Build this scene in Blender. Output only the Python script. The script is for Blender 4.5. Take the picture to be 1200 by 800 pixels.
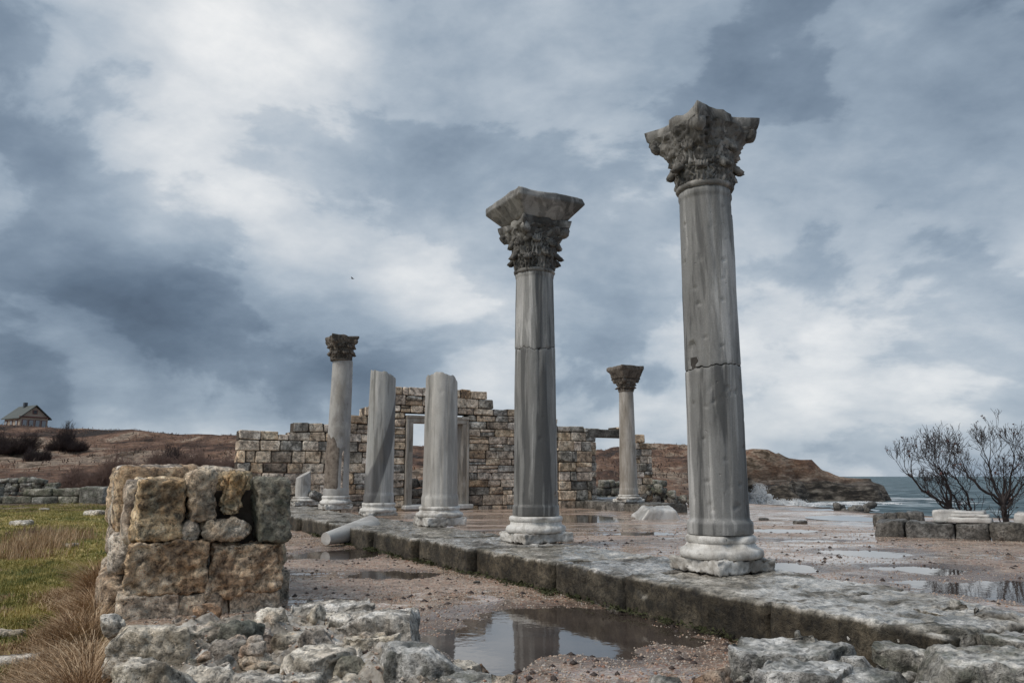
import bpy, bmesh, math, random
import numpy as np
from mathutils import Vector, Matrix

# ------------------------------------------------------------------ clear
for o in list(bpy.data.objects): bpy.data.objects.remove(o, do_unlink=True)
SC = bpy.context.scene
COL = SC.collection
R = math.radians
random.seed(7)

# ------------------------------------------------------------------ camera
PITCH = math.atan(158/900.0)
EYE = 1.0
F = 900.0
cd = bpy.data.cameras.new('camera'); cam = bpy.data.objects.new('camera', cd); COL.objects.link(cam)
cam.location = (0, 0, EYE); cam.rotation_euler = (math.pi/2 + PITCH, 0, 0)
cd.sensor_width = 36; cd.lens = 36*F/1200; cd.clip_start = .05; cd.clip_end = 60000
SC.camera = cam
CP, SP = math.cos(PITCH), math.sin(PITCH)

def pixdir(px, py):
    a = (px-600)/F; m = (400-py)/F
    v = Vector((a, CP - m*SP, SP + m*CP)); v.normalize(); return v
def at(px, py, z=0.0):                 # point of the level z seen at a pixel of the photograph
    d = pixdir(px, py); k = (z-EYE)/d.z
    return (d.x*k, d.y*k)
def zpx(py, y):                        # height seen at row py on the vertical plane at distance y
    m = (400-py)/F
    return EYE + y*(SP + m*CP)/(CP - m*SP)
def xpx(px, y, z=0.0):
    return (px-600)/F*(y*CP + (z-EYE)*SP)

# ------------------------------------------------------------------ world
W = bpy.data.worlds.new('World'); SC.world = W; W.use_nodes = True
wn = W.node_tree.nodes; wl = W.node_tree.links; wn.clear()
SUN_EL, SUN_AZ = R(48), R(-118)        # sun behind the clouds, high on the left and behind
def N(nt, typ, **kw):
    n = nt.new(typ)
    for k, v in kw.items():
        if k.startswith('i_'): n.inputs[k[2:].replace('_', ' ')].default_value = v
        else: setattr(n, k, v)
    return n
def ramp(nt, stops, interp='LINEAR'):
    r = nt.new('ShaderNodeValToRGB'); e = r.color_ramp.elements; r.color_ramp.interpolation = interp
    while len(e) < len(stops): e.new(.5)
    for i, (p, c) in enumerate(stops):
        e[i].position = p
        if isinstance(c, (int, float)): c = (c, c, c)
        e[i].color = (c[0], c[1], c[2], 1)
    return r
def math_(nt, lk, op, a, b=None, c=None, clamp=False):
    n = nt.new('ShaderNodeMath'); n.operation = op; n.use_clamp = clamp
    for i, v in enumerate((a, b, c)):
        if v is None: continue
        if isinstance(v, (int, float)): n.inputs[i].default_value = v
        else: lk.new(v, n.inputs[i])
    return n.outputs[0]
def vmath(nt, lk, op, a, b):
    n = nt.new('ShaderNodeVectorMath'); n.operation = op
    for i, v in enumerate((a, b)):
        if isinstance(v, (tuple, Vector)): n.inputs[i].default_value = tuple(v)
        else: lk.new(v, n.inputs[i])
    return n.outputs['Value'] if op == 'DOT_PRODUCT' else n.outputs[0]
def mix(nt, lk, f, a, b, mode='MIX'):
    n = nt.new('ShaderNodeMix'); n.data_type = 'RGBA'; n.blend_type = mode
    for s, v in ((n.inputs[0], f), (n.inputs[6], a), (n.inputs[7], b)):
        if isinstance(v, (int, float)): s.default_value = v if s.type == 'VALUE' else (v, v, v, 1)
        elif isinstance(v, tuple): s.default_value = (v[0], v[1], v[2], 1)
        else: lk.new(v, s)
    return n.outputs[2]

sky = N(wn, 'ShaderNodeTexSky', sky_type='NISHITA', sun_disc=False, sun_elevation=SUN_EL, sun_rotation=SUN_AZ)
sky.air_density = 1.0; sky.dust_density = 1.5
tc = N(wn, 'ShaderNodeTexCoord'); g = tc.outputs['Generated']
sep = N(wn, 'ShaderNodeSeparateXYZ'); wl.new(g, sep.inputs[0])
zc = math_(wn, wl, 'MAXIMUM', sep.outputs[2], 0.0)
den = math_(wn, wl, 'ADD', zc, .42)
ux = math_(wn, wl, 'DIVIDE', sep.outputs[0], den); uy = math_(wn, wl, 'DIVIDE', sep.outputs[1], den)
cmb = N(wn, 'ShaderNodeCombineXYZ'); wl.new(ux, cmb.inputs[0]); wl.new(uy, cmb.inputs[1])
rotm = N(wn, 'ShaderNodeMapping'); wl.new(cmb.outputs[0], rotm.inputs[0])
rotm.inputs['Rotation'].default_value = (0, 0, R(28)); rotm.inputs['Scale'].default_value = (1.35, 2.0, 1)
rotm.inputs['Location'].default_value = (3.1, 1.4, 0)
nA = N(wn, 'ShaderNodeTexNoise', i_Scale=1.1, i_Detail=11.0, i_Roughness=.56, i_Distortion=.35); wl.new(rotm.outputs[0], nA.inputs['Vector'])
nB = N(wn, 'ShaderNodeTexNoise', i_Scale=3.4, i_Detail=10.0, i_Roughness=.55, i_Distortion=.15); wl.new(rotm.outputs[0], nB.inputs['Vector'])
# direction-space noise for the billowing low clouds
mp2 = N(wn, 'ShaderNodeMapping'); wl.new(g, mp2.inputs[0]); mp2.inputs['Scale'].default_value = (2.0, 2.0, 3.6); mp2.inputs['Rotation'].default_value = (0, R(-16), 0); mp2.inputs['Location'].default_value = (1.7, 0, .4)
nC = N(wn, 'ShaderNodeTexNoise', i_Scale=1.6, i_Detail=11.0, i_Roughness=.55, i_Distortion=.2); wl.new(mp2.outputs[0], nC.inputs['Vector'])
val = math_(wn, wl, 'MULTIPLY', math_(wn, wl, 'SUBTRACT', nA.outputs[0], .5), .85)
val = math_(wn, wl, 'ADD', val, math_(wn, wl, 'MULTIPLY', math_(wn, wl, 'SUBTRACT', nB.outputs[0], .5), .40))
lowm = N(wn, 'ShaderNodeMapRange', interpolation_type='SMOOTHSTEP'); wl.new(sep.outputs[2], lowm.inputs[0])
lowm.inputs[1].default_value = .42; lowm.inputs[2].default_value = .05; lowm.inputs[3].default_value = 1.25; lowm.inputs[4].default_value = 1.5
val = math_(wn, wl, 'ADD', val, math_(wn, wl, 'MULTIPLY', math_(wn, wl, 'SUBTRACT', nC.outputs[0], .5), lowm.outputs[0]))
# broad openings and banks of the cloud deck: (pixel, angular radius deg, weight)
for (px, py, rad, wt) in ((130, 20, 9, .14), (230, 60, 11, .22), (330, 150, 10, .15), (430, 250, 9, .08), (640, 320, 11, .16), (740, 240, 16, .14), (545, 375, 7, .08), 
                          (1040, 40, 17, -.18), (1000, 300, 13, .06), (1140, 390, 8, .12), (930, 340, 7, .03), (30, 220, 15, -.10), (-10, 60, 10, -.22), (180, 250, 12, -.04),
                          (170, 325, 9, .13), (60, 330, 9, .06), (260, 300, 7, .05), (330, 215, 6, .04), (40, 408, 8, -.20), (150, 412, 7, -.22), (260, 412, 7, -.22), (370, 415, 6, -.18), (450, 405, 5, -.08), (690, 410, 5, -.16), (760, 400, 5, -.14), (1000, 420, 6, -.02), (1060, 470, 8, .16), (900, 420, 6, .10),
                          (60, 478, 5, .10), (180, 480, 5, .14), (300, 482, 5, .16), (420, 480, 4, .08), (800, 470, 6, .12), (1160, 440, 5, .12), (1080, 170, 9, -.06), (580, 60, 10, -.04)):
    dv = pixdir(px, py)
    dp = vmath(wn, wl, 'DOT_PRODUCT', g, dv)
    mr = N(wn, 'ShaderNodeMapRange', interpolation_type='SMOOTHERSTEP'); wl.new(dp, mr.inputs[0])
    mr.inputs[1].default_value = math.cos(R(rad*1.35)); mr.inputs[2].default_value = 1.0
    mr.inputs[3].default_value = 0; mr.inputs[4].default_value = wt*1.15
    val = math_(wn, wl, 'ADD', val, mr.outputs[0])
bil = N(wn, 'ShaderNodeMapRange', interpolation_type='SMOOTHSTEP'); wl.new(nC.outputs[0], bil.inputs[0])
bil.inputs[1].default_value = .485; bil.inputs[2].default_value = .535; bil.inputs[3].default_value = -.085; bil.inputs[4].default_value = .085
val = math_(wn, wl, 'ADD', val, bil.outputs[0])
nD = N(wn, 'ShaderNodeTexNoise', i_Scale=5.5, i_Detail=12.0, i_Roughness=.6, i_Distortion=.1); wl.new(mp2.outputs[0], nD.inputs['Vector'])
val = math_(wn, wl, 'ADD', val, math_(wn, wl, 'MULTIPLY', math_(wn, wl, 'SUBTRACT', nD.outputs[0], .5), .45))
val = math_(wn, wl, 'ADD', math_(wn, wl, 'MULTIPLY', val, .55), .445)
cr = ramp(wn, [(0.0, (.075, .105, .15)), (.14, (.11, .152, .21)), (.30, (.18, .235, .305)), (.45, (.275, .34, .415)), (.58, (.40, .46, .525)), (.73, (.58, .615, .65)), (.87, (.77, .78, .785)), (1.0, (.93, .92, .90))])
wl.new(val, cr.inputs[0])
cl10 = mix(wn, wl, 1.0, cr.outputs[0], (10.0, 10.0, 10.0), 'MULTIPLY')
skm = mix(wn, wl, .95, sky.outputs[0], cl10)
bg = N(wn, 'ShaderNodeBackground'); bg.inputs[1].default_value = .075; wl.new(skm, bg.inputs[0])
wo = N(wn, 'ShaderNodeOutputWorld'); wl.new(bg.outputs[0], wo.inputs[0])

# ------------------------------------------------------------------ sun
sd = bpy.data.lights.new('sun', 'SUN'); sd.energy = 1.5; sd.angle = R(28); sd.color = (1, .93, .84)
so = bpy.data.objects.new('sun', sd); COL.objects.link(so)
sv = Vector((math.sin(SUN_AZ)*math.cos(SUN_EL), math.cos(SUN_AZ)*math.cos(SUN_EL), math.sin(SUN_EL)))
so.rotation_euler = sv.to_track_quat('Z', 'Y').to_euler(); so.location = sv*50
vs = SC.view_settings; vs.view_transform = 'Standard'; vs.look = 'None'; vs.exposure = .58; vs.gamma = 1; vs.use_curve_mapping = False
try: SC.cycles.max_bounces = 6
except Exception: pass

# ------------------------------------------------------------------ noise in numpy
def _hash(ix, iy, iz, seed):
    h = (ix*374761393 + iy*668265263 + iz*2147483647 + seed*974634777) & 0xffffffff
    h = ((h ^ (h >> 13))*1274126177) & 0xffffffff
    h = ((h ^ (h >> 16))*2246822519) & 0xffffffff
    return (h ^ (h >> 15)) & 0xffffffff
_GR = np.array([[1,1,0],[-1,1,0],[1,-1,0],[-1,-1,0],[1,0,1],[-1,0,1],[1,0,-1],[-1,0,-1],[0,1,1],[0,-1,1],[0,1,-1],[0,-1,-1],[1,1,0],[-1,1,0],[0,-1,1],[0,-1,-1]], float)
def perlin(p, seed=0):
    i = np.floor(p).astype(np.int64); f = p - i; u = f*f*f*(f*(f*6-15)+10)
    out = 0
    for dx in (0, 1):
        wx = u[:, 0] if dx else 1-u[:, 0]
        for dy in (0, 1):
            wy = u[:, 1] if dy else 1-u[:, 1]
            for dz in (0, 1):
                wz = u[:, 2] if dz else 1-u[:, 2]
                gr = _GR[_hash(i[:, 0]+dx, i[:, 1]+dy, i[:, 2]+dz, seed) & 15]
                out = out + wx*wy*wz*((gr[:, 0]*(f[:, 0]-dx)) + gr[:, 1]*(f[:, 1]-dy) + gr[:, 2]*(f[:, 2]-dz))
    return out
def fbm(p, octv=4, seed=0, rough=.5):
    a = 1.0; s = 0; q = p.copy()
    for k in range(octv):
        s = s + a*perlin(q, seed+k*17); q = q*2.03 + 11.3; a *= rough
    return s
def fbm2(x, y, sc, octv=4, seed=0, rough=.5):
    x = np.asarray(x, float); sh = x.shape
    p = np.stack([x.ravel()*sc, np.asarray(y, float).ravel()*sc, np.full(x.size, .37)], 1)
    return fbm(p, octv, seed, rough).reshape(sh)
def sstep(a, b, x):
    t = np.clip((x-a)/(b-a), 0, 1); return t*t*(3-2*t)

# ------------------------------------------------------------------ mesh helpers
def mesh_from(name, v, f, smooth=True):
    me = bpy.data.meshes.new(name)
    v = np.asarray(v, np.float32)
    if isinstance(f, np.ndarray):
        n, k = f.shape
        me.vertices.add(len(v)); me.vertices.foreach_set('co', v.ravel())
        me.loops.add(n*k); me.loops.foreach_set('vertex_index', f.astype(np.int32).ravel())
        me.polygons.add(n); me.polygons.foreach_set('loop_start', np.arange(0, n*k, k, dtype=np.int32))
        try: me.polygons.foreach_set('loop_total', np.full(n, k, np.int32))
        except Exception: pass
        me.update(calc_edges=True)
    else:
        me.from_pydata([tuple(map(float, q)) for q in v], [], f); me.update()
    if smooth: me.polygons.foreach_set('use_smooth', np.ones(len(me.polygons), bool))
    me.validate(verbose=False)
    return me
def obj(name, me, mat, parent=None, loc=(0, 0, 0), rot=(0, 0, 0)):
    o = bpy.data.objects.new(name, me); COL.objects.link(o)
    if mat and not me.materials: me.materials.append(mat)
    o.location = loc; o.rotation_euler = rot
    if parent: o.parent = parent
    return o
def tag(o, label=None, cat=None, group=None, kind=None):
    if label: o['label'] = label
    if cat: o['category'] = cat
    if group: o['group'] = group
    if kind: o['kind'] = kind
    return o
def thing(name, label, cat, loc=(0, 0, 0), rz=0.0, group=None):
    o = bpy.data.objects.new(name, None); COL.objects.link(o); o.empty_display_size = .2
    o.location = loc; o.rotation_euler = (0, 0, rz); return tag(o, label, cat, group)

_bg = {}
def box_grid(nx, ny, nz):
    k = (nx, ny, nz)
    if k in _bg: return _bg[k]
    idx = {}; vs_ = []; fs = []
    def vid(i, j, l):
        t = (i, j, l)
        if t not in idx:
            idx[t] = len(vs_); vs_.append((2*i/nx-1, 2*j/ny-1, 2*l/nz-1))
        return idx[t]
    for i in range(nx):
        for j in range(ny):
            fs.append((vid(i, j, 0), vid(i, j+1, 0), vid(i+1, j+1, 0), vid(i+1, j, 0)))
            fs.append((vid(i, j, nz), vid(i+1, j, nz), vid(i+1, j+1, nz), vid(i, j+1, nz)))
    for i in range(nx):
        for l in range(nz):
            fs.append((vid(i, 0, l), vid(i+1, 0, l), vid(i+1, 0, l+1), vid(i, 0, l+1)))
            fs.append((vid(i, ny, l), vid(i, ny, l+1), vid(i+1, ny, l+1), vid(i+1, ny, l)))
    for j in range(ny):
        for l in range(nz):
            fs.append((vid(0, j, l), vid(0, j, l+1), vid(0, j+1, l+1), vid(0, j+1, l)))
            fs.append((vid(nx, j, l), vid(nx, j+1, l), vid(nx, j+1, l+1), vid(nx, j, l+1)))
    r = (np.array(vs_, float), np.array(fs, np.int32)); _bg[k] = r; return r
def rounded(size, res, rnd):
    h = np.array(size, float)/2
    n = [max(2, min(64, int(round(s/res)))) for s in size]
    n = [int(math.ceil(q/2)*2) for q in n]
    v, f = box_grid(*n)
    p = v*h; r = min(rnd, h.min()*.98)
    q = np.clip(p, -(h-r), h-r); d = p-q; L = np.linalg.norm(d, axis=1, keepdims=True); L[L < 1e-9] = 1
    # soften: push to the rounded shell
    nrm = d/L
    p2 = q + nrm*r
    # flat-face lattice points keep their place, corners get rounded
    return p2, nrm, f
def rock_me(name, size, res=.04, rnd=.06, amp=.03, freq=3.0, seed=0, pit=.0, layer=0.0, skew=0.0, cut=0, craggy=1.0, cz=.8):
    p, nrm, f = rounded(size, res, rnd)
    s3 = np.array([seed*3.7, seed*1.9, seed*5.3])
    big = fbm(p*freq*.45 + s3, 2, seed)
    med = fbm(p*freq*1.6 + s3, 4, seed+5, .55)
    if cut:
        rs = np.random.RandomState(seed+5)
        hs_ = np.array(size, float)/2
        for _ in range(cut):
            nn = rs.randn(3); nn[2] = nn[2]*cz; nn /= np.linalg.norm(nn)
            dd = rs.uniform(.62, .92)*np.linalg.norm(nn*hs_)
            e = p@nn - dd; p = p - np.clip(e, 0, None)[:, None]*nn*.96
    rid = 1-2*np.abs(perlin(p*freq*2.6 + s3*.7, seed+41))
    rid2 = 1-2*np.abs(perlin(p*freq*6.1 + s3*.7, seed+43))
    d = amp*(1.3*big + .75*med + craggy*(.45*(rid-.5) + .25*(rid2-.5)))
    if pit:
        c = perlin(p*freq*6 + s3, seed+9); d = d - pit*np.clip(c-.08, 0, 1)
        c = perlin(p*freq*2.7 + s3*1.3, seed+29); d = d - 1.6*pit*np.clip(c-.18, 0, 1)
    if layer:
        zz = p[:, 2] + .25*amp*med; d = d + layer*np.sin(zz*55 + 2.5*big*4)*.5
    p = p + nrm*d[:, None]
    # warp the whole silhouette
    wv = np.stack([perlin(p*freq*.35 + s3 + 31.7*k, seed+60+k) for k in range(3)], 1)
    p = p + wv*amp*1.4
    if skew: p[:, 0] += skew*p[:, 2]
    return mesh_from(name, p, f)
def chamfer_me(name, sx, sy, sz, c=.02, jit=.012, rnd=None):
    """44 triangle dressed block"""
    rnd = rnd or random
    h = (sx/2, sy/2, sz/2); c = min(c, min(h)*.5)
    V = []; ix = {}
    for a in (-1, 1):
        for b in (-1, 1):
            for d in (-1, 1):
                j = [rnd.uniform(-jit, jit) for _ in range(3)]; cc = c*rnd.uniform(.6, 2.0)
                for ax in range(3):
                    q = []
                    for k, sg in enumerate((a, b, d)):
                        q.append(sg*(h[k] - (0 if k == ax else cc)) + j[k])
                    ix[(a, b, d, ax)] = len(V); V.append(q)
    Fc = []
    def face(l):
        p = [Vector(V[i]) for i in l]
        nn = (p[1]-p[0]).cross(p[2]-p[0]); c0 = sum(p, Vector())/len(p)
        Fc.append(tuple(l) if nn.dot(c0) > 0 else tuple(reversed(l)))
    for ax in range(3):
        o1, o2 = [k for k in range(3) if k != ax]
        for s in (-1, 1):
            l = []
            for (p, q) in ((-1, -1), (1, -1), (1, 1), (-1, 1)):
                k = [0, 0, 0]; k[ax] = s; k[o1] = p; k[o2] = q; l.append(ix[(*k, ax)])
            face(l)
    for ax in range(3):             # edges running along ax
        o1, o2 = [k for k in range(3) if k != ax]
        for p in (-1, 1):
            for q in (-1, 1):
                k0 = [0, 0, 0]; k0[o1] = p; k0[o2] = q; k1 = list(k0); k0[ax] = -1; k1[ax] = 1
                face([ix[(*k0, o1)], ix[(*k1, o1)], ix[(*k1, o2)], ix[(*k0, o2)]])
    for a in (-1, 1):
        for b in (-1, 1):
            for d in (-1, 1): face([ix[(a, b, d, 0)], ix[(a, b, d, 1)], ix[(a, b, d, 2)]])
    me = mesh_from(name, V, Fc, smooth=False); return me
def lathe_arr(prof, seg=64):
    prof = np.array(prof, float); m = len(prof)
    a = np.linspace(0, 2*math.pi, seg, endpoint=False)
    r = prof[:, 0][:, None]; z = prof[:, 1][:, None]
    v = np.stack([r*np.cos(a), r*np.sin(a), z + 0*a], -1).reshape(-1, 3)
    f = []
    for i in range(m-1):
        for j in range(seg):
            k = (j+1) % seg; f.append((i*seg+j, i*seg+k, (i+1)*seg+k, (i+1)*seg+j))
    return v, np.array(f, np.int32)
def close_caps(v, f, seg, m):
    """adds centre fans (as degenerate-free triangles) and returns python faces"""
    n0 = len(v); a_, b_ = v[:seg], v[(m-1)*seg:m*seg]
    am, bm_ = a_.mean(0), b_.mean(0); rs = np.random.RandomState(n0)
    hb = .5*(b_+bm_); hb[:, 2] += rs.uniform(-.012, .012, seg)
    v = np.vstack([v, a_, b_, hb, am, bm_]); n = len(v)
    F_ = [tuple(int(t) for t in q) for q in f]
    for j in range(seg):
        k = (j+1) % seg
        F_.append((n-2, n0+k, n0+j)); F_.append((n0+seg+j, n0+seg+k, n0+2*seg+k, n0+2*seg+j)); F_.append((n-1, n0+2*seg+j, n0+2*seg+k))
    return v, F_
def tube_arr(pts, rad, seg=6):
    pts = [Vector(p) for p in pts]; V = []; Fq = []
    n = len(pts)
    for i, p in enumerate(pts):
        d = (pts[min(i+1, n-1)] - pts[max(i-1, 0)]).normalized()
        a = d.orthogonal().normalized() if i == 0 else (prev - d*prev.dot(d)).normalized()
        prev = a; b = d.cross(a)
        for k in range(seg):
            t = 2*math.pi*k/seg; V.append(p + (a*math.cos(t) + b*math.sin(t))*rad[i])
    for i in range(n-1):
        for k in range(seg):
            k2 = (k+1) % seg; Fq.append((i*seg+k, i*seg+k2, (i+1)*seg+k2, (i+1)*seg+k))
    return V, Fq

# ------------------------------------------------------------------ materials
def new_mat(name):
    m = bpy.data.materials.new(name); m.use_nodes = True
    nt = m.node_tree.nodes; lk = m.node_tree.links; nt.clear()
    out = nt.new('ShaderNodeOutputMaterial'); b = nt.new('ShaderNodeBsdfPrincipled'); lk.new(b.outputs[0], out.inputs[0])
    return m, nt, lk, b
def coords(nt, lk, rand=True, scale=(1, 1, 1), world=False):
    if world:
        t = nt.new('ShaderNodeNewGeometry').outputs['Position']
    else:
        t = nt.new('ShaderNodeTexCoord').outputs['Object']
    if rand:
        oi = nt.new('ShaderNodeObjectInfo'); k = math_(nt, lk, 'MULTIPLY', oi.outputs['Random'], 57.0)
        t = vmath(nt, lk, 'ADD', t, k)
    mp = nt.new('ShaderNodeMapping'); mp.inputs['Scale'].default_value = scale; lk.new(t, mp.inputs[0])
    return mp.outputs[0]
def bumpn(nt, lk, h, dist, strength=1.0, nrm=None):
    b = nt.new('ShaderNodeBump'); b.inputs['Strength'].default_value = strength; b.inputs['Distance'].default_value = dist
    lk.new(h, b.inputs['Height'])
    if nrm is not None: lk.new(nrm, b.inputs['Normal'])
    return b.outputs[0]
def stone_mat(name, cols, scale=2.5, bump=.02, pits=22, pitd=.5, rough=.8, lich=None, lich_amt=.5, wet=0.0, var=.25, stain=None, grain=60, gain=1.25):
    m, nt, lk, b = new_mat(name)
    v = coords(nt, lk)
    n1 = N(nt, 'ShaderNodeTexNoise', i_Scale=scale, i_Detail=9.0, i_Roughness=.62); lk.new(v, n1.inputs['Vector'])
    k = len(cols); r1 = ramp(nt, [(.34 + .31*i/(k-1), c) for i, c in enumerate(cols)]); lk.new(n1.outputs[0], r1.inputs[0])
    c = r1.outputs[0]
    n2 = N(nt, 'ShaderNodeTexNoise', i_Scale=grain, i_Detail=4.0, i_Roughness=.7); lk.new(v, n2.inputs['Vector'])
    r2 = ramp(nt, [(.3, .55), (.7, 1.35)]); lk.new(n2.outputs[0], r2.inputs[0])
    c = mix(nt, lk, .7, c, r2.outputs[0], 'MULTIPLY')
    if lich:
        n3 = N(nt, 'ShaderNodeTexNoise', i_Scale=scale*1.9, i_Detail=8.0, i_Roughness=.7); 
        v3 = vmath(nt, lk, 'ADD', v, (7.7, 3.1, 9.9)); lk.new(v3, n3.inputs['Vector'])
        r3 = ramp(nt, [(.5-.1*lich_amt, 0.0), (.68-.14*lich_amt, 1.0)]); lk.new(n3.outputs[0], r3.inputs[0])
        f3 = math_(nt, lk, 'MULTIPLY', r3.outputs[0], .85)
        c = mix(nt, lk, f3, c, lich)
    n7 = N(nt, 'ShaderNodeTexNoise', i_Scale=grain*.26, i_Detail=6.0, i_Roughness=.7, i_Distortion=.4); lk.new(v, n7.inputs['Vector'])
    r7 = ramp(nt, [(.40, .28), (.49, .95), (.62, 1.4)]); lk.new(n7.outputs[0], r7.inputs[0])
    c = mix(nt, lk, .8, c, r7.outputs[0], 'MULTIPLY')
    vq = N(nt, 'ShaderNodeTexVoronoi', i_Scale=pits*2.7); lk.new(v, vq.inputs['Vector'])
    rq = ramp(nt, [(.10, .25), (.32, 1.0)]); lk.new(vq.outputs['Distance'], rq.inputs[0]); c = mix(nt, lk, pitd*.7, c, rq.outputs[0], 'MULTIPLY')
    vo = N(nt, 'ShaderNodeTexVoronoi', i_Scale=float(pits)); 
    nd = N(nt, 'ShaderNodeTexNoise', i_Scale=pits*.7, i_Detail=3.0); lk.new(v, nd.inputs['Vector'])
    vv = mix(nt, lk, .12, v, nd.outputs['Color'], 'ADD'); lk.new(vv, vo.inputs['Vector'])
    pr = ramp(nt, [(.06, 0.0), (.33, 1.0)]); lk.new(vo.outputs['Distance'], pr.inputs[0])
    nm = N(nt, 'ShaderNodeTexNoise', i_Scale=scale*2.3, i_Detail=3.0); lk.new(v, nm.inputs['Vector'])
    pm = ramp(nt, [(.42, 0.0), (.6, 1.0)]); lk.new(nm.outputs[0], pm.inputs[0])
    pit = mix(nt, lk, pm.outputs[0], 1.0, pr.outputs[0])
    c = mix(nt, lk, pitd, c, pit, 'MULTIPLY')
    oi = nt.new('ShaderNodeObjectInfo')
    hs = nt.new('ShaderNodeHueSaturation'); lk.new(c, hs.inputs['Color'])
    mr = nt.new('ShaderNodeMapRange'); lk.new(oi.outputs['Random'], mr.inputs[0]); mr.inputs[3].default_value = (1-var)*gain; mr.inputs[4].default_value = (1+var)*gain
    lk.new(mr.outputs[0], hs.inputs['Value'])
    rr = math_(nt, lk, 'FRACT', math_(nt, lk, 'MULTIPLY', oi.outputs['Random'], 17.3))
    mr2 = nt.new('ShaderNodeMapRange'); lk.new(rr, mr2.inputs[0]); mr2.inputs[3].default_value = .6; mr2.inputs[4].default_value = 1.2
    lk.new(mr2.outputs[0], hs.inputs['Saturation'])
    lk.new(hs.outputs[0], b.inputs['Base Color'])
    hgt = math_(nt, lk, 'ADD', math_(nt, lk, 'MULTIPLY', n1.outputs[0], 1.4), math_(nt, lk, 'MULTIPLY', pit, .5))
    hgt = math_(nt, lk, 'ADD', hgt, math_(nt, lk, 'MULTIPLY', n2.outputs[0], .25))
    hgt = math_(nt, lk, 'ADD', hgt, math_(nt, lk, 'MULTIPLY', n7.outputs[0], 1.9))
    hgt = math_(nt, lk, 'ADD', hgt, math_(nt, lk, 'MULTIPLY', rq.outputs[0], .22))
    bn_ = nt.new('ShaderNodeBump'); bn_.inputs['Distance'].default_value = bump; lk.new(hgt, bn_.inputs['Height'])
    lk.new(bn_.outputs[0], b.inputs['Normal'])
    b.inputs['Roughness'].default_value = rough
    if wet:
        ge = nt.new('ShaderNodeNewGeometry'); sp = nt.new('ShaderNodeSeparateXYZ'); lk.new(ge.outputs['Normal'], sp.inputs[0])
        up = nt.new('ShaderNodeMapRange'); up.interpolation_type = 'SMOOTHSTEP'; lk.new(sp.outputs[2], up.inputs[0])
        up.inputs[1].default_value = .75; up.inputs[2].default_value = .97
        wr = ramp(nt, [(.36, 0.0), (.50, 1.0)]); lk.new(n1.outputs[0], wr.inputs[0])
        k2 = math_(nt, lk, 'MULTIPLY', math_(nt, lk, 'MULTIPLY', up.outputs[0], wr.outputs[0]), wet)
        rg = math_(nt, lk, 'SUBTRACT', rough, math_(nt, lk, 'MULTIPLY', k2, rough-.09)); lk.new(rg, b.inputs['Roughness'])
        lk.new(math_(nt, lk, 'SUBTRACT', 1.0, math_(nt, lk, 'MULTIPLY', k2, .8)), bn_.inputs['Strength'])
    return m
def darken_sides(m, dark=(.030, .027, .020), lo=.25, hi=.85, amt=.85):  # darkens the base colour on steep faces, edge broken up by noise
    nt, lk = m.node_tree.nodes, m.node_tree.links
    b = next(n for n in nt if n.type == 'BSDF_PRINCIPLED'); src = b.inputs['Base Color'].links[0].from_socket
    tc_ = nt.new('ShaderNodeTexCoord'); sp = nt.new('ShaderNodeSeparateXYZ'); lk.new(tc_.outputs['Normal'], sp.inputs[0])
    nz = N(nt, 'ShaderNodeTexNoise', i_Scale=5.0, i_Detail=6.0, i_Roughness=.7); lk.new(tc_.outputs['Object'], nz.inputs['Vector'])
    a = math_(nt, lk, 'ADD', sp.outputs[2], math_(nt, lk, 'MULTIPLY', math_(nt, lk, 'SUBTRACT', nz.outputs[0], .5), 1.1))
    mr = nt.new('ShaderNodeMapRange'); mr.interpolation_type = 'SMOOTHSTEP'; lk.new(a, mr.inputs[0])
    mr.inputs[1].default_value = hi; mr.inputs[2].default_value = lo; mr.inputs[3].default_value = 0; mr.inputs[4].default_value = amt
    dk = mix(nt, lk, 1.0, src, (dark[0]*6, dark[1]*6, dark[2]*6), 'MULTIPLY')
    lk.new(mix(nt, lk, mr.outputs[0], src, dk), b.inputs['Base Color'])
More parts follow.
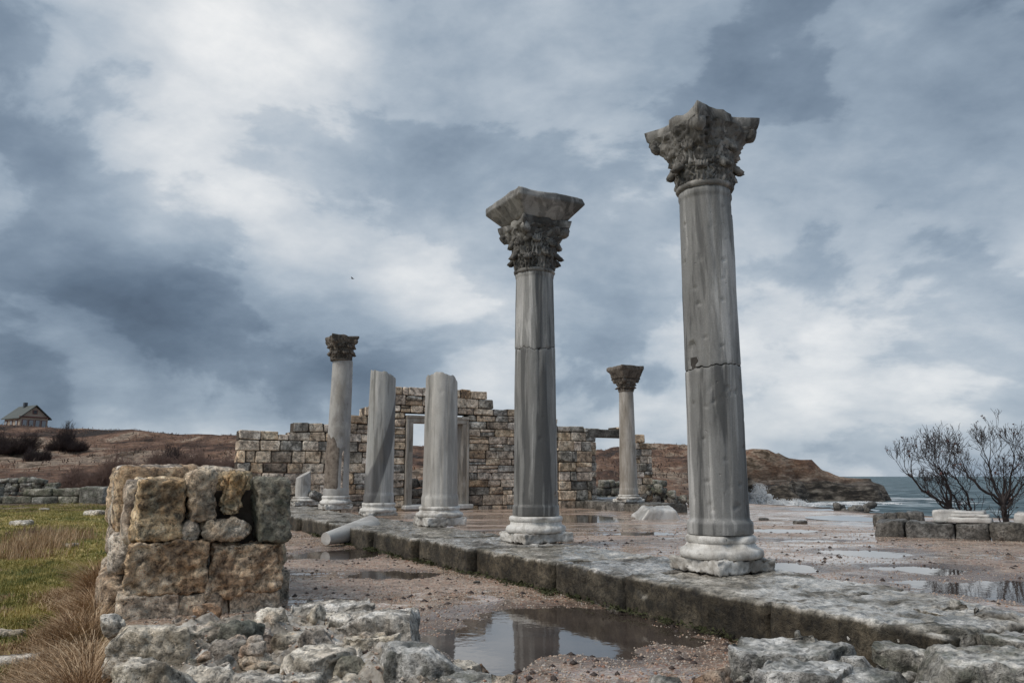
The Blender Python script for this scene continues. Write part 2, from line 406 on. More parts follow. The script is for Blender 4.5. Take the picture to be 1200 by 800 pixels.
def marble_mat(name, dark, midc, light, streak=7.0, zs=.25, bias=0.0, wob=.25, rough=.55, bump=.006, stain=(.16, .13, .10), stain_amt=.3, band=None, tilt=0.0, cut=.0):
    m, nt, lk, b = new_mat(name)
    v = coords(nt, lk, rand=True)
    rot = nt.new('ShaderNodeMapping'); rot.inputs['Rotation'].default_value = (tilt*.6, tilt, 0); lk.new(v, rot.inputs[0])
    mp = nt.new('ShaderNodeMapping'); mp.inputs['Scale'].default_value = (1, 1, zs); lk.new(rot.outputs[0], mp.inputs[0])
    n1 = N(nt, 'ShaderNodeTexNoise', i_Scale=streak, i_Detail=7.0, i_Roughness=.6, i_Distortion=wob); lk.new(mp.outputs[0], n1.inputs['Vector'])
    n0 = N(nt, 'ShaderNodeTexNoise', i_Scale=streak*.3, i_Detail=3.0, i_Roughness=.5); lk.new(mp.outputs[0], n0.inputs['Vector'])
    s = math_(nt, lk, 'ADD', math_(nt, lk, 'MULTIPLY', n1.outputs[0], .6), math_(nt, lk, 'MULTIPLY', n0.outputs[0], .55))
    s = math_(nt, lk, 'ADD', s, bias-.075)
    r1 = ramp(nt, [(.425, dark), (.475, midc), (.515, midc), (.575, light)]); lk.new(s, r1.inputs[0])
    c = r1.outputs[0]
    if band:
        # one broad dark vein running obliquely through the block: plane a.p = d
        (ax, ay, az, d0, wd) = band
        raw = nt.new('ShaderNodeTexCoord').outputs['Object']
        dp = vmath(nt, lk, 'DOT_PRODUCT', raw, (ax, ay, az))
        q = math_(nt, lk, 'ABSOLUTE', math_(nt, lk, 'SUBTRACT', math_(nt, lk, 'ADD', dp, math_(nt, lk, 'MULTIPLY', n1.outputs[0], .06)), d0))
        br = nt.new('ShaderNodeMapRange'); br.interpolation_type = 'SMOOTHSTEP'; lk.new(q, br.inputs[0]); br.inputs[1].default_value = wd; br.inputs[2].default_value = wd*.75; br.inputs[3].default_value = 0; br.inputs[4].default_value = .85
        sr = ramp(nt, [(.35, .45), (.65, 1.1)]); lk.new(n1.outputs[0], sr.inputs[0])
        dk = mix(nt, lk, 1.0, (.12, .12, .125), sr.outputs[0], 'MULTIPLY')
        c = mix(nt, lk, br.outputs[0], c, dk)
    n3 = N(nt, 'ShaderNodeTexNoise', i_Scale=2.2, i_Detail=8.0, i_Roughness=.65)
    st = nt.new('ShaderNodeMapping'); st.inputs['Scale'].default_value = (1, 1, .35); lk.new(v, st.inputs[0]); lk.new(st.outputs[0], n3.inputs['Vector'])
    r3 = ramp(nt, [(.46, 0.0), (.66, 1.0)]); lk.new(n3.outputs[0], r3.inputs[0])
    c = mix(nt, lk, math_(nt, lk, 'MULTIPLY', r3.outputs[0], stain_amt), c, stain)
    n2 = N(nt, 'ShaderNodeTexNoise', i_Scale=70.0, i_Detail=4.0, i_Roughness=.7); lk.new(v, n2.inputs['Vector'])
    r2 = ramp(nt, [(.3, .78), (.7, 1.18)]); lk.new(n2.outputs[0], r2.inputs[0])
    c = mix(nt, lk, .8, c, r2.outputs[0], 'MULTIPLY')
    lk.new(c, b.inputs['Base Color']); b.inputs['Roughness'].default_value = rough
    vo = N(nt, 'ShaderNodeTexVoronoi', i_Scale=9.0); lk.new(v, vo.inputs['Vector'])
    pr = ramp(nt, [(.05, 0.0), (.11, 1.0)]); lk.new(vo.outputs['Distance'], pr.inputs[0])
    h = math_(nt, lk, 'ADD', math_(nt, lk, 'MULTIPLY', n1.outputs[0], .8), math_(nt, lk, 'MULTIPLY', n2.outputs[0], .3))
    h = math_(nt, lk, 'ADD', h, math_(nt, lk, 'MULTIPLY', n3.outputs[0], 1.6))
    h = math_(nt, lk, 'ADD', h, math_(nt, lk, 'MULTIPLY', pr.outputs[0], .7))
    lk.new(bumpn(nt, lk, h, bump), b.inputs['Normal'])
    return m
def plain_mat(name, col, rough=.8, var=.3, scale=6, bump=.01, world=False):
    m, nt, lk, b = new_mat(name)
    v = coords(nt, lk, rand=not world, world=world)
    n1 = N(nt, 'ShaderNodeTexNoise', i_Scale=float(scale), i_Detail=6.0, i_Roughness=.65); lk.new(v, n1.inputs['Vector'])
    r = ramp(nt, [(.3, 1-var), (.7, 1+var)]); lk.new(n1.outputs[0], r.inputs[0])
    lk.new(mix(nt, lk, 1.0, col, r.outputs[0], 'MULTIPLY'), b.inputs['Base Color'])
    b.inputs['Roughness'].default_value = rough
    if bump: lk.new(bumpn(nt, lk, n1.outputs[0], bump), b.inputs['Normal'])
    return m

M = {}
M['ochre'] = stone_mat('ochre limestone', [(.15, .105, .065), (.43, .305, .19), (.64, .49, .32), (.74, .62, .47)], 2.6, .035, 24, .85, lich=(.20, .185, .145), lich_amt=.45, var=.08, gain=1.6)
M['brownst'] = stone_mat('brown limestone', [(.11, .075, .05), (.38, .27, .185), (.60, .47, .34), (.72, .62, .50)], 3.4, .04, 26, .9, gain=1.55, lich=(.13, .11, .09), lich_amt=.35, var=.12)
M['greenst'] = stone_mat('green grey limestone', [(.06, .056, .045), (.14, .135, .105), (.24, .225, .18), (.34, .30, .24)], 2.5, .025, 18, .4, lich=(.07, .08, .055), lich_amt=.4, var=.1)
M['pale'] = stone_mat('pale weathered limestone', [(.16, .13, .095), (.50, .435, .35), (.70, .635, .54), (.82, .77, .70)], 3.2, .03, 20, .8, lich=(.17, .155, .125), lich_amt=.4, wet=.5, var=.14)
M['rubble'] = stone_mat('rubble limestone', [(.13, .10, .075), (.40, .325, .25), (.60, .50, .40), (.72, .64, .54)], 4.0, .035, 24, .75, lich=(.13, .13, .10), lich_amt=.4, wet=.4, var=.25)
M['orange'] = stone_mat('orange limestone', [(.13, .085, .055), (.34, .22, .145), (.48, .37, .28), (.60, .53, .45)], 5.0, .03, 24, .7, var=.15)
M['greyrock'] = stone_mat('grey rock', [(.10, .09, .075), (.26, .245, .215), (.43, .41, .375), (.60, .58, .54)], 3.5, .03, 30, .55, lich=(.075, .078, .06), lich_amt=.5, wet=.7, var=.15)
M['wall'] = stone_mat('wall limestone', [(.11, .08, .058), (.34, .25, .175), (.55, .43, .31), (.66, .55, .43)], 1.6, .03, 12, .5, lich=(.11, .096, .078), lich_amt=.3, gain=1.5, var=.30, grain=30)
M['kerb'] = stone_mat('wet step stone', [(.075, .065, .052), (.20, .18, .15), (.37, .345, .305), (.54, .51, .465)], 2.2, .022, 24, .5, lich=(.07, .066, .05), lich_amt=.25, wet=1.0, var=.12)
M['wallgrey'] = stone_mat('grey wall limestone', [(.09, .08, .066), (.24, .215, .18), (.40, .37, .32), (.52, .49, .44)], 1.8, .03, 12, .5, lich=(.075, .07, .058), lich_amt=.5, var=.3, grain=30)
M['walltan'] = stone_mat('tan wall limestone', [(.15, .11, .075), (.42, .325, .235), (.60, .49, .37), (.70, .61, .49)], 1.6, .03, 12, .5, lich=(.13, .11, .085), lich_amt=.2, var=.2, gain=1.4, grain=30)
darken_sides(M['kerb'], (.030, .026, .019), amt=.97)  # step stones: sides coloured darker than the tops
M['lowwall'] = stone_mat('grey green block', [(.06, .056, .045), (.17, .16, .13), (.29, .275, .23), (.42, .40, .35)], 2.0, .03, 12, .4, lich=(.07, .08, .05), lich_amt=.5, var=.2)
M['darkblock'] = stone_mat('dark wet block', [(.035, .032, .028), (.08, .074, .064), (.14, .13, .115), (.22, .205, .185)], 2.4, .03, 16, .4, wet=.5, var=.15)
M['marble1'] = marble_mat('streaked marble', (.085, .085, .083), (.235, .232, .223), (.50, .49, .47), 5.5, .07, -.010, wob=.6, stain=(.12, .117, .108), stain_amt=.5)
M['marble2'] = marble_mat('fine veined marble', (.10, .10, .097), (.25, .247, .236), (.50, .49, .47), 7.0, .07, -.01, wob=.6, stain=(.12, .117, .108), stain_amt=.4)
M['marble3'] = marble_mat('grey marble', (.20, .195, .18), (.38, .365, .34), (.58, .56, .52), 6.5, .08, .03)
M['marble4'] = marble_mat('marble with dark vein', (.22, .22, .21), (.38, .38, .365), (.50, .49, .47), 6.0, .1, .03, band=(.93, .12, -.30, -.47, .17))
M['marble5'] = marble_mat('patched marble', (.22, .21, .2), (.34, .33, .32), (.44, .43, .41), 4.0, .5, .05, stain=(.22, .19, .15), stain_amt=.6)
M['marble7'] = marble_mat('stained marble', (.2, .18, .15), (.34, .31, .27), (.46, .43, .39), 5.0, .12, .03, stain=(.14, .115, .085), stain_amt=.6)
M['basem'] = marble_mat('white base marble', (.28, .255, .225), (.56, .54, .50), (.74, .72, .68), 4.0, 1.0, .05, wob=1.2, bump=.02, stain=(.16, .13, .10), stain_amt=.75, rough=.45)
M['capm'] = marble_mat('weathered capital marble', (.07, .066, .060), (.19, .182, .168), (.36, .345, .32), 5.0, .8, -.01, wob=1.0, bump=.02, stain=(.06, .052, .044), stain_amt=.5, rough=.8)
M['impm'] = marble_mat('impost marble', (.09, .09, .085), (.21, .205, .195), (.36, .35, .33), 5.0, .6, 0, wob=.8, bump=.012, stain=(.09, .08, .07), stain_amt=.4, rough=.7)
M['capm2'] = marble_mat('brown capital marble', (.06, .05, .04), (.13, .11, .09), (.23, .2, .17), 6.0, .8, 0, wob=1.0, bump=.02, stain=(.06, .05, .04), stain_amt=.5, rough=.8)
M['white'] = marble_mat('pale marble', (.30, .29, .27), (.46, .45, .43), (.60, .59, .565), 3.0, .8, .05, wob=.8, bump=.01, stain=(.25, .22, .19), stain_amt=.35, rough=.35)
M['frame'] = marble_mat('door frame marble', (.19, .17, .145), (.33, .30, .26), (.44, .41, .365), 4.0, .3, .03, stain=(.20, .16, .12), stain_amt=.5, rough=.6)
M['mortar'] = plain_mat('dark joint earth', (.075, .06, .047), 1, .4, 9, .02)
M['crackdark'] = plain_mat('dark crack core', (.05, .045, .04), 1, .4, 20, .01)  # dark fill behind the gap between the shaft pieces
M['bark'] = plain_mat('dark wet bark', (.028, .02, .018), .6, .4, 30, .01)
M['twig'] = plain_mat('twig bark', (.030, .022, .021), .7, .3, 20, 0)
M['redleaf'] = plain_mat('dry red leaf', (.085, .04, .038), .7, .4, 9, 0)
M['shrub'] = plain_mat('shrub twigs', (.19, .125, .10), .9, .35, 3, 0)
M['shrubdark'] = plain_mat('dark shrub twigs', (.05, .034, .032), .9, .35, 3, 0)
M['moss'] = plain_mat('moss', (.05, .055, .022), 1, .5, 12, .01)
M['foam'] = plain_mat('sea foam', (.80, .82, .84), .6, .05, 3, 0)
M['debris'] = plain_mat('dark dead leaves', (.05, .035, .03), .7, .4, 9, 0)
# gravel pebbles
def pebble_mat():
    m, nt, lk, b = new_mat('loose pebbles')
    v = coords(nt, lk, rand=False, world=True)
    wn_ = N(nt, 'ShaderNodeTexVoronoi', i_Scale=22.0); lk.new(v, wn_.inputs['Vector'])
    sp = nt.new('ShaderNodeSeparateColor'); lk.new(wn_.outputs['Color'], sp.inputs[0])
    r = ramp(nt, [(0, (.31, .155, .10)), (.3, (.44, .31, .23)), (.6, (.52, .44, .36)), (.85, (.26, .23, .21)), (1, (.52, .48, .44))]); lk.new(sp.outputs[0], r.inputs[0])
    lk.new(r.outputs[0], b.inputs['Base Color']); b.inputs['Roughness'].default_value = .45
    return m
M['pebble'] = pebble_mat()
def blade_mat(name, c1, c2, c3, sc=1.2):
    m, nt, lk, b = new_mat(name)
    v = coords(nt, lk, rand=False, world=True)
    n1 = N(nt, 'ShaderNodeTexNoise', i_Scale=sc, i_Detail=5.0, i_Roughness=.6); lk.new(v, n1.inputs['Vector'])
    n2 = N(nt, 'ShaderNodeTexNoise', i_Scale=45.0, i_Detail=1.0); lk.new(v, n2.inputs['Vector'])
    s = math_(nt, lk, 'ADD', math_(nt, lk, 'MULTIPLY', n1.outputs[0], .65), math_(nt, lk, 'MULTIPLY', n2.outputs[0], .35))
    r = ramp(nt, [(.38, c1), (.5, c2), (.62, c3)]); lk.new(s, r.inputs[0])
    lk.new(r.outputs[0], b.inputs['Base Color']); b.inputs['Roughness'].default_value = .7
    return m
M['grass'] = blade_mat('grass blades', (.07, .10, .02), (.30, .26, .07), (.52, .42, .18))
M['straw'] = blade_mat('dry straw', (.24, .14, .07), (.46, .31, .18), (.62, .48, .32), 2.5)

def water_mat():
    m, nt, lk, b = new_mat('puddle water')
    v = coords(nt, lk, rand=False, world=True)
    n1 = N(nt, 'ShaderNodeTexNoise', i_Scale=9.0, i_Detail=3.0); lk.new(v, n1.inputs['Vector'])
    n2 = N(nt, 'ShaderNodeTexNoise', i_Scale=2.0, i_Detail=3.0); lk.new(v, n2.inputs['Vector'])
    r = ramp(nt, [(.3, (.045, .035, .030)), (.7, (.085, .066, .056))]); lk.new(n2.outputs[0], r.inputs[0]); lk.new(r.outputs[0], b.inputs['Base Color'])
    b.inputs['Roughness'].default_value = .03; b.inputs['IOR'].default_value = 2.3
    lk.new(bumpn(nt, lk, n1.outputs[0], .0012, .8), b.inputs['Normal'])
    return m
M['puddle'] = water_mat()

def ground_mat():
    m, nt, lk, b = new_mat('ground of gravel, grass and heath')
    v = coords(nt, lk, rand=False, world=True)
    def att(nm):
        a = nt.new('ShaderNodeAttribute'); a.attribute_name = nm; return a.outputs['Fac']
    gr, hi, ro, wt = att('grass'), att('hill'), att('rock'), att('wet')
    # gravel
    vo = N(nt, 'ShaderNodeTexVoronoi', i_Scale=42.0); lk.new(v, vo.inputs['Vector'])
    sc = nt.new('ShaderNodeSeparateColor'); lk.new(vo.outputs['Color'], sc.inputs[0])
    r = ramp(nt, [(0, (.15, .075, .05)), (.22, (.40, .235, .165)), (.45, (.56, .44, .34)), (.65, (.42, .36, .295)), (.82, (.16, .13, .10)), (1, (.76, .71, .63))]); lk.new(sc.outputs[0], r.inputs[0])
    n1 = N(nt, 'ShaderNodeTexNoise', i_Scale=.9, i_Detail=9.0, i_Roughness=.65); lk.new(v, n1.inputs['Vector'])
    rA = ramp(nt, [(.37, (.60, .48, .37)), (.5, (.50, .32, .24)), (.60, (.28, .155, .10))]); lk.new(n1.outputs[0], rA.inputs[0])
    grav = mix(nt, lk, .72, rA.outputs[0], r.outputs[0])
    n2 = N(nt, 'ShaderNodeTexNoise', i_Scale=5.0, i_Detail=8.0, i_Roughness=.7); lk.new(v, n2.inputs['Vector'])
    rB = ramp(nt, [(.36, .28), (.47, .85), (.70, 1.15)]); lk.new(n2.outputs[0], rB.inputs[0])
    grav = mix(nt, lk, .85, grav, rB.outputs[0], 'MULTIPLY')
    # wet clay darkening
    grav = mix(nt, lk, math_(nt, lk, 'MULTIPLY', wt, .65), grav, (.085, .062, .052))
    # turf
    n3 = N(nt, 'ShaderNodeTexNoise', i_Scale=.8, i_Detail=8.0, i_Roughness=.68); lk.new(v, n3.inputs['Vector'])
    rC = ramp(nt, [(.38, (.06, .09, .022)), (.45, (.20, .19, .055)), (.52, (.50, .41, .17)), (.62, (.32, .21, .11))]); lk.new(n3.outputs[0], rC.inputs[0])
    n3b = N(nt, 'ShaderNodeTexNoise', i_Scale=28.0, i_Detail=6.0, i_Roughness=.75); lk.new(v, n3b.inputs['Vector'])
    rCb = ramp(nt, [(.3, .5), (.7, 1.4)]); lk.new(n3b.outputs[0], rCb.inputs[0])
    turf = mix(nt, lk, .9, rC.outputs[0], rCb.outputs[0], 'MULTIPLY')
    # heath
    vh = coords(nt, lk, rand=False, world=True, scale=(1, .45, 2.0))
    n4 = N(nt, 'ShaderNodeTexNoise', i_Scale=.10, i_Detail=11.0, i_Roughness=.66, i_Distortion=.4); lk.new(vh, n4.inputs['Vector'])
    rD = ramp(nt, [(.38, (.04, .026, .02)), (.46, (.15, .082, .055)), (.54, (.29, .17, .11)), (.60, (.48, .37, .28)), (.64, (.14, .095, .06))]); lk.new(n4.outputs[0], rD.inputs[0])
    n4b = N(nt, 'ShaderNodeTexNoise', i_Scale=1.6, i_Detail=7.0, i_Roughness=.75); lk.new(vh, n4b.inputs['Vector'])
    rDb = ramp(nt, [(.36, .3), (.64, 1.55)]); lk.new(n4b.outputs[0], rDb.inputs[0])
    heath = mix(nt, lk, .8, rD.outputs[0], rDb.outputs[0], 'MULTIPLY')
    # cliff rock
    vr = coords(nt, lk, rand=False, world=True, scale=(1, 1, 3.5))
    n5 = N(nt, 'ShaderNodeTexNoise', i_Scale=.35, i_Detail=11.0, i_Roughness=.7); lk.new(vr, n5.inputs['Vector'])
    rE = ramp(nt, [(.40, (.020, .017, .014)), (.48, (.06, .05, .04)), (.56, (.17, .145, .118)), (.66, (.36, .32, .27))]); lk.new(n5.outputs[0], rE.inputs[0])
    rub = att('rubble')
    rR = ramp(nt, [(.36, (.10, .085, .065)), (.5, (.34, .30, .25)), (.62, (.60, .56, .50))]); lk.new(n2.outputs[0], rR.inputs[0])
    grav = mix(nt, lk, rub, grav, rR.outputs[0])
    c = mix(nt, lk, gr, grav, turf); c = mix(nt, lk, hi, c, heath); c = mix(nt, lk, ro, c, rE.outputs[0])
    lk.new(c, b.inputs['Base Color'])
    # roughness: thin film of water on the gravel
    n6 = N(nt, 'ShaderNodeTexNoise', i_Scale=.55, i_Detail=6.0, i_Roughness=.6)
    v6 = coords(nt, lk, rand=False, world=True, scale=(.45, 1.5, 1)); lk.new(v6, n6.inputs['Vector'])
    rF = ramp(nt, [(.40, .55), (.47, .22), (.53, .05)]); lk.new(n6.outputs[0], rF.inputs[0])
    rg = mix(nt, lk, wt, rF.outputs[0], .25)
    rg = mix(nt, lk, math_(nt, lk, 'MAXIMUM', math_(nt, lk, 'MAXIMUM', gr, hi), ro), rg, .95)
    lk.new(rg, b.inputs['Roughness'])
    film = ramp(nt, [(.45, 1.0), (.54, .06)]); lk.new(n6.outputs[0], film.inputs[0])
    h = math_(nt, lk, 'ADD', math_(nt, lk, 'MULTIPLY', vo.outputs['Distance'], -.5), math_(nt, lk, 'MULTIPLY', n2.outputs[0], 1.6))
    h = math_(nt, lk, 'MULTIPLY', h, film.outputs[0])
    bn = bumpn(nt, lk, h, .012)
    h2 = math_(nt, lk, 'MULTIPLY', math_(nt, lk, 'ADD', n4b.outputs[0], n5.outputs[0]), math_(nt, lk, 'MAXIMUM', hi, ro))
    bn = bumpn(nt, lk, h2, .8, 1.0, bn)
    lk.new(bn, b.inputs['Normal'])
    return m
M['ground'] = ground_mat()

def sea_mat():
    m, nt, lk, b = new_mat('rough grey sea')
    v = coords(nt, lk, rand=False, world=True, scale=(.28, 1.0, 1))
    n1 = N(nt, 'ShaderNodeTexNoise', i_Scale=.28, i_Detail=9.0, i_Roughness=.62, i_Distortion=.5); lk.new(v, n1.inputs['Vector'])
    n2 = N(nt, 'ShaderNodeTexNoise', i_Scale=.05, i_Detail=5.0, i_Roughness=.6); lk.new(v, n2.inputs['Vector'])
    r = ramp(nt, [(.42, (.035, .07, .085)), (.50, (.10, .155, .18)), (.60, (.22, .29, .32))]); lk.new(n1.outputs[0], r.inputs[0])
    a = nt.new('ShaderNodeAttribute'); a.attribute_name = 'shore'
    s = math_(nt, lk, 'ADD', math_(nt, lk, 'ADD', n1.outputs[0], math_(nt, lk, 'MULTIPLY', n2.outputs[0], .35)), math_(nt, lk, 'MULTIPLY', a.outputs['Fac'], .20))
    f = ramp(nt, [(.79, 0.0), (.88, .85)]); lk.new(s, f.inputs[0])
    lk.new(mix(nt, lk, f.outputs[0], r.outputs[0], (.66, .70, .73)), b.inputs['Base Color'])
    b.inputs['Roughness'].default_value = .55; b.inputs['IOR'].default_value = 1.33
    lk.new(bumpn(nt, lk, n1.outputs[0], 3.0, 1.0), b.inputs['Normal'])
    return m
M['sea'] = sea_mat()

# ------------------------------------------------------------------ the basilica's axes
ANG = math.atan2(.4552, .8904)
nx_, ny_ = math.cos(ANG), math.sin(ANG)
def P(s, t, z=0.0): return Vector((s*nx_ - t*ny_, s*ny_ + t*nx_, z))
def ST(x, y): return (x*nx_ + y*ny_, -x*ny_ + y*nx_)
def s_of(px, t, z):                    # where the vertical plane t is seen at column px
    k = (px-600)/F
    return (k*(CP*t*nx_ + (z-EYE)*SP) + t*ny_)/(nx_ - k*CP*ny_)
def t_of(px, s, z):
    k = (px-600)/F
    return (s*nx_ - k*(CP*s*ny_ + (z-EYE)*SP))/(k*CP*nx_ + ny_)

WALLT = 29.2
LOW = -.35                             # level of the aisle ground
# puddles: name position px, py0, py1, half width px, level
PUD = []
def puddle_def(px0, px1, py0, py1, z, dep=.06):
    x0, y0 = at((px0+px1)/2, py1, z); x1, y1 = at((px0+px1)/2, py0, z)
    yc = (y0+y1)/2; ym = at(600, (py0+py1)/2, z)[1]
    xa = xpx(px0, ym, z); xb = xpx(px1, ym, z)
    PUD.append(((xa+xb)/2, yc, (xb-xa)/2, (y1-y0)/2, z, dep))
puddle_def(472, 850, 706, 776, LOW)
puddle_def(500, 640, 730, 825, LOW)
puddle_def(330, 460, 640, 656, LOW)
puddle_def(408, 512, 666, 677, LOW)
def navez(x, y):
    return -.05 - .27*sstep(10, 27, y)
for (a, b_, c, d) in ((1045, 1310, 670, 708), (1015, 1150, 658, 671), (960, 1090, 641, 653), (890, 955, 654, 668), (900, 1010, 594, 598), (960, 1030, 604, 609), (880, 1010, 630, 635), (655, 720, 603, 611), (880, 960, 619, 624), (700, 800, 622, 627)):
    yy = at((a+b_)/2, (c+d)/2, -.1)[1]
    puddle_def(a, b_, c, d, float(navez(0, yy)), .045)

COAST = np.array([(60, 6), (40, 16.5), (22, 22), (15.3, 28), (14.8, 36), (13.2, 41), (13.5, 50), (20, 78), (33, 120), (41, 139), (44, 146), (52, 141), (54, 148), (60, 156), (74, 155),
                  (78, 162), (81, 174), (80, 195), (60, 260), (-20, 420), (-500, 700), (-600, -40), (60, -40)], float)
def coast_sd(x, y):
    sh = x.shape; p = np.stack([x.ravel(), y.ravel()], 1)
    best = np.full(len(p), 1e9); inside = np.zeros(len(p), bool); n = len(COAST)
    for i in range(n):
        a = COAST[i]; b = COAST[(i+1) % n]; ab = b-a
        t = np.clip(((p-a)@ab)/(ab@ab), 0, 1); d = np.hypot(*(p - a - t[:, None]*ab).T); best = np.minimum(best, d)
        c = ((a[1] > p[:, 1]) != (b[1] > p[:, 1])) & (p[:, 0] < (b[0]-a[0])*(p[:, 1]-a[1])/(b[1]-a[1]+1e-12)+a[0])
        inside ^= c
    return np.where(inside, best, -best).reshape(sh)
GS0 = .1
def ground_h(x, y):
    """height and masks of the terrain at world points"""
    s = x*nx_ + y*ny_; t = -x*ny_ + y*nx_
    n_lo = fbm2(x, y, .5, 3, 3); n_hi = fbm2(x, y, 3.0, 3, 5)
    # grass side
    zg = -.55 + .5*sstep(6, 38, y) + .03*n_lo + .02*n_hi
    z_a = LOW + .012*n_lo + .016*n_hi + .05*np.clip(n_lo-.2, 0, 1)
    z_n = navez(x, y) + .014*n_lo + .012*n_hi
    z = np.where(s < GS0, zg, z_a)
    mm = 1-sstep(3.1, 3.6, t); k = sstep(5.6-1.0*mm, 5.7-.4*mm, s); z = z*(1-k) + z_n*k
    # past the end wall the ground is heath
    beyond = sstep(30.5, 32, t)
    z = z*(1-beyond) + (-.3 + .12*n_lo)*beyond
    # the ruined footing in front
    wob = .25*fbm2(x, y, 1.3, 3, 21)
    foot = (1-sstep(1.95, 2.25, s+wob))*(1-sstep(6.9, 7.2, t+wob*.6))*sstep(.12, .2, s)
    z = z + foot*(.17 + .12*fbm2(x, y, 4.0, 5, 9, .62))
    foot2 = sstep(4.4, 4.8, s+wob*.5)*(1-sstep(3.1, 3.6, t+wob))*(1-sstep(6.2, 6.8, s+wob))
    z = z + foot2*(.02 + .07*fbm2(x, y, 4.0, 4, 11))
    foot3 = (1-sstep(.9, 1.5, t-.5*(s-3)+wob))*sstep(2.4, 2.8, s)*(1-sstep(4.6, 5.0, s))
    z = z + foot3*(.16 + .08*fbm2(x, y, 4.0, 4, 12))
    # puddle hollows
    wet = np.zeros_like(x)
    for (cx, cy, rx, ry, pz, dep) in PUD:
        e = np.hypot((x-cx)/rx, (y-cy)/ry); e = e + .28*fbm2(x, y, 1.6/max(ry, .25), 3, 33)
        z = z - dep*(1-sstep(.35, 1.25, e))*(1-foot)
        wet = np.maximum(wet, 1-sstep(.95, 1.35, e))
    # hills
    cx_ = np.array([-300, -160, -100, -72, -50, -15, 15, 26, 45, 53, 60, 66, 71, 75, 79, 90]); cz_ = np.array([11, 12, 10.6, 9.4, 8.6, 6.2, 5.6, 6.3, 6.9, 6.5, 5.3, 3.4, 1.4, 0, -.3, -.5])
    crest = np.interp(x, cx_, cz_)
    rise = sstep(42, 152, y)*.9 + .1*sstep(36, 70, y)
    rise = rise*(1 - .5*sstep(170, 330, y))
    bump_ = fbm2(x, y, .045, 5, 41); bump2 = fbm2(x, y, .22, 4, 43)
    far = sstep(38, 60, y)
    zh = crest*rise + far*(1.3*bump_*sstep(50, 110, y) + .45*bump2 + .22*fbm2(x, y, .7, 3, 45))
    # the shelf below the headland
    shelf = sstep(38, 46, x)*(1-sstep(165, 171, y - .05*(x-40) + 4*bump2))
    zs = -.35 + .5*bump2 + .3*bump_
    zh = zh*(1-shelf) + (zs-.0)*shelf
    z = z + far*(zh+.1)
    # terraces of eroded rock on the headland
    hd = sstep(14, 22, x)*sstep(100, 120, y)
    z = z + hd*.35*np.sin(z*3.1 + 2.5*bump_)
    sd = coast_sd(x + 1.2*fbm2(x, y, .3, 3, 51)*sstep(26, 36, y), y + 1.2*fbm2(x, y, .3, 3, 52)*sstep(26, 36, y))
    cl = sstep(-.8, 1.6, sd)
    z = -7 + (z+7)*cl
    grass = np.where(s < GS0, 1.0, 0.0)
    hill = np.maximum(beyond*.9, sstep(40, 47, y + 3*n_lo))
    hill = np.maximum(hill, (s < GS0)*sstep(33, 40, y+4*n_lo))
    plaza = sstep(4, 9, x-.0)*(1-sstep(40, 48, y))*(1-sstep(33, 40, t*0+y))
    hill = np.where((x > 8) & (y < 44), 0, hill)
    rock = np.clip((1-sstep(1.2, 3.2, sd)) + shelf*.85, 0, 1)*sstep(24, 32, y + .4*x)
    rock = np.maximum(rock, hd*sstep(.18, .42, fbm2(x, y, .12, 5, 47)+.02)*.7)
    ground_h.rubble = np.maximum(np.maximum(foot, foot2*(y < 6)), foot3)
    return z, grass, hill, rock, wet
def lines(segs):
    out = [segs[0][0]]
    for (a, b, st) in segs:
        n = max(1, int(round((b-a)/st))); out += list(np.linspace(a, b, n+1)[1:])
    return np.array(out)
def geo(a, b, st, gr):
    o = []; v = a
    while v < b: st *= gr; v += st; o.append(v)
    return o
xs = np.array(sorted([-v for v in geo(6, 420, .06, 1.06)] + list(np.arange(-6, 6.001, .06)) + geo(6, 90, .06, 1.035)))
ys = np.concatenate([np.arange(-6, 3, .5), np.arange(3, 3.2, .1), np.arange(3.2, 9, .045), np.arange(9, 16, .07), np.arange(16, 30, .14), np.arange(30, 48, .3), np.arange(48, 130, 1.1), np.arange(130, 185, .8), np.array([190, 200, 215, 235, 260, 300, 350, 420, 520])])
X, Y = np.meshgrid(xs, ys)
Z, mg, mh, mr_, mw = ground_h(X, Y)
def grid_mesh(name, X, Y, Z):
    r, c = X.shape; v = np.stack([X, Y, Z], -1).reshape(-1, 3)
    i = np.arange(r*c).reshape(r, c)
    f = np.stack([i[:-1, :-1], i[:-1, 1:], i[1:, 1:], i[1:, :-1]], -1).reshape(-1, 4)
    return mesh_from(name, v, f)
gm = grid_mesh('ground', X, Y, Z)
for nm, arr in (('rubble', ground_h.rubble), ('grass', mg), ('hill', mh), ('rock', mr_), ('wet', mw)):
    a = gm.attributes.new(nm, 'FLOAT', 'POINT'); a.data.foreach_set('value', arr.ravel().astype(np.float32))
tag(obj('ground', gm, M['ground']), kind='structure')
def gz(x, y):
    return float(ground_h(np.array([[x]], float), np.array([[y]], float))[0][0, 0])
def gza(x, y):
    return ground_h(np.asarray(x, float)[None, :], np.asarray(y, float)[None, :])[0][0]

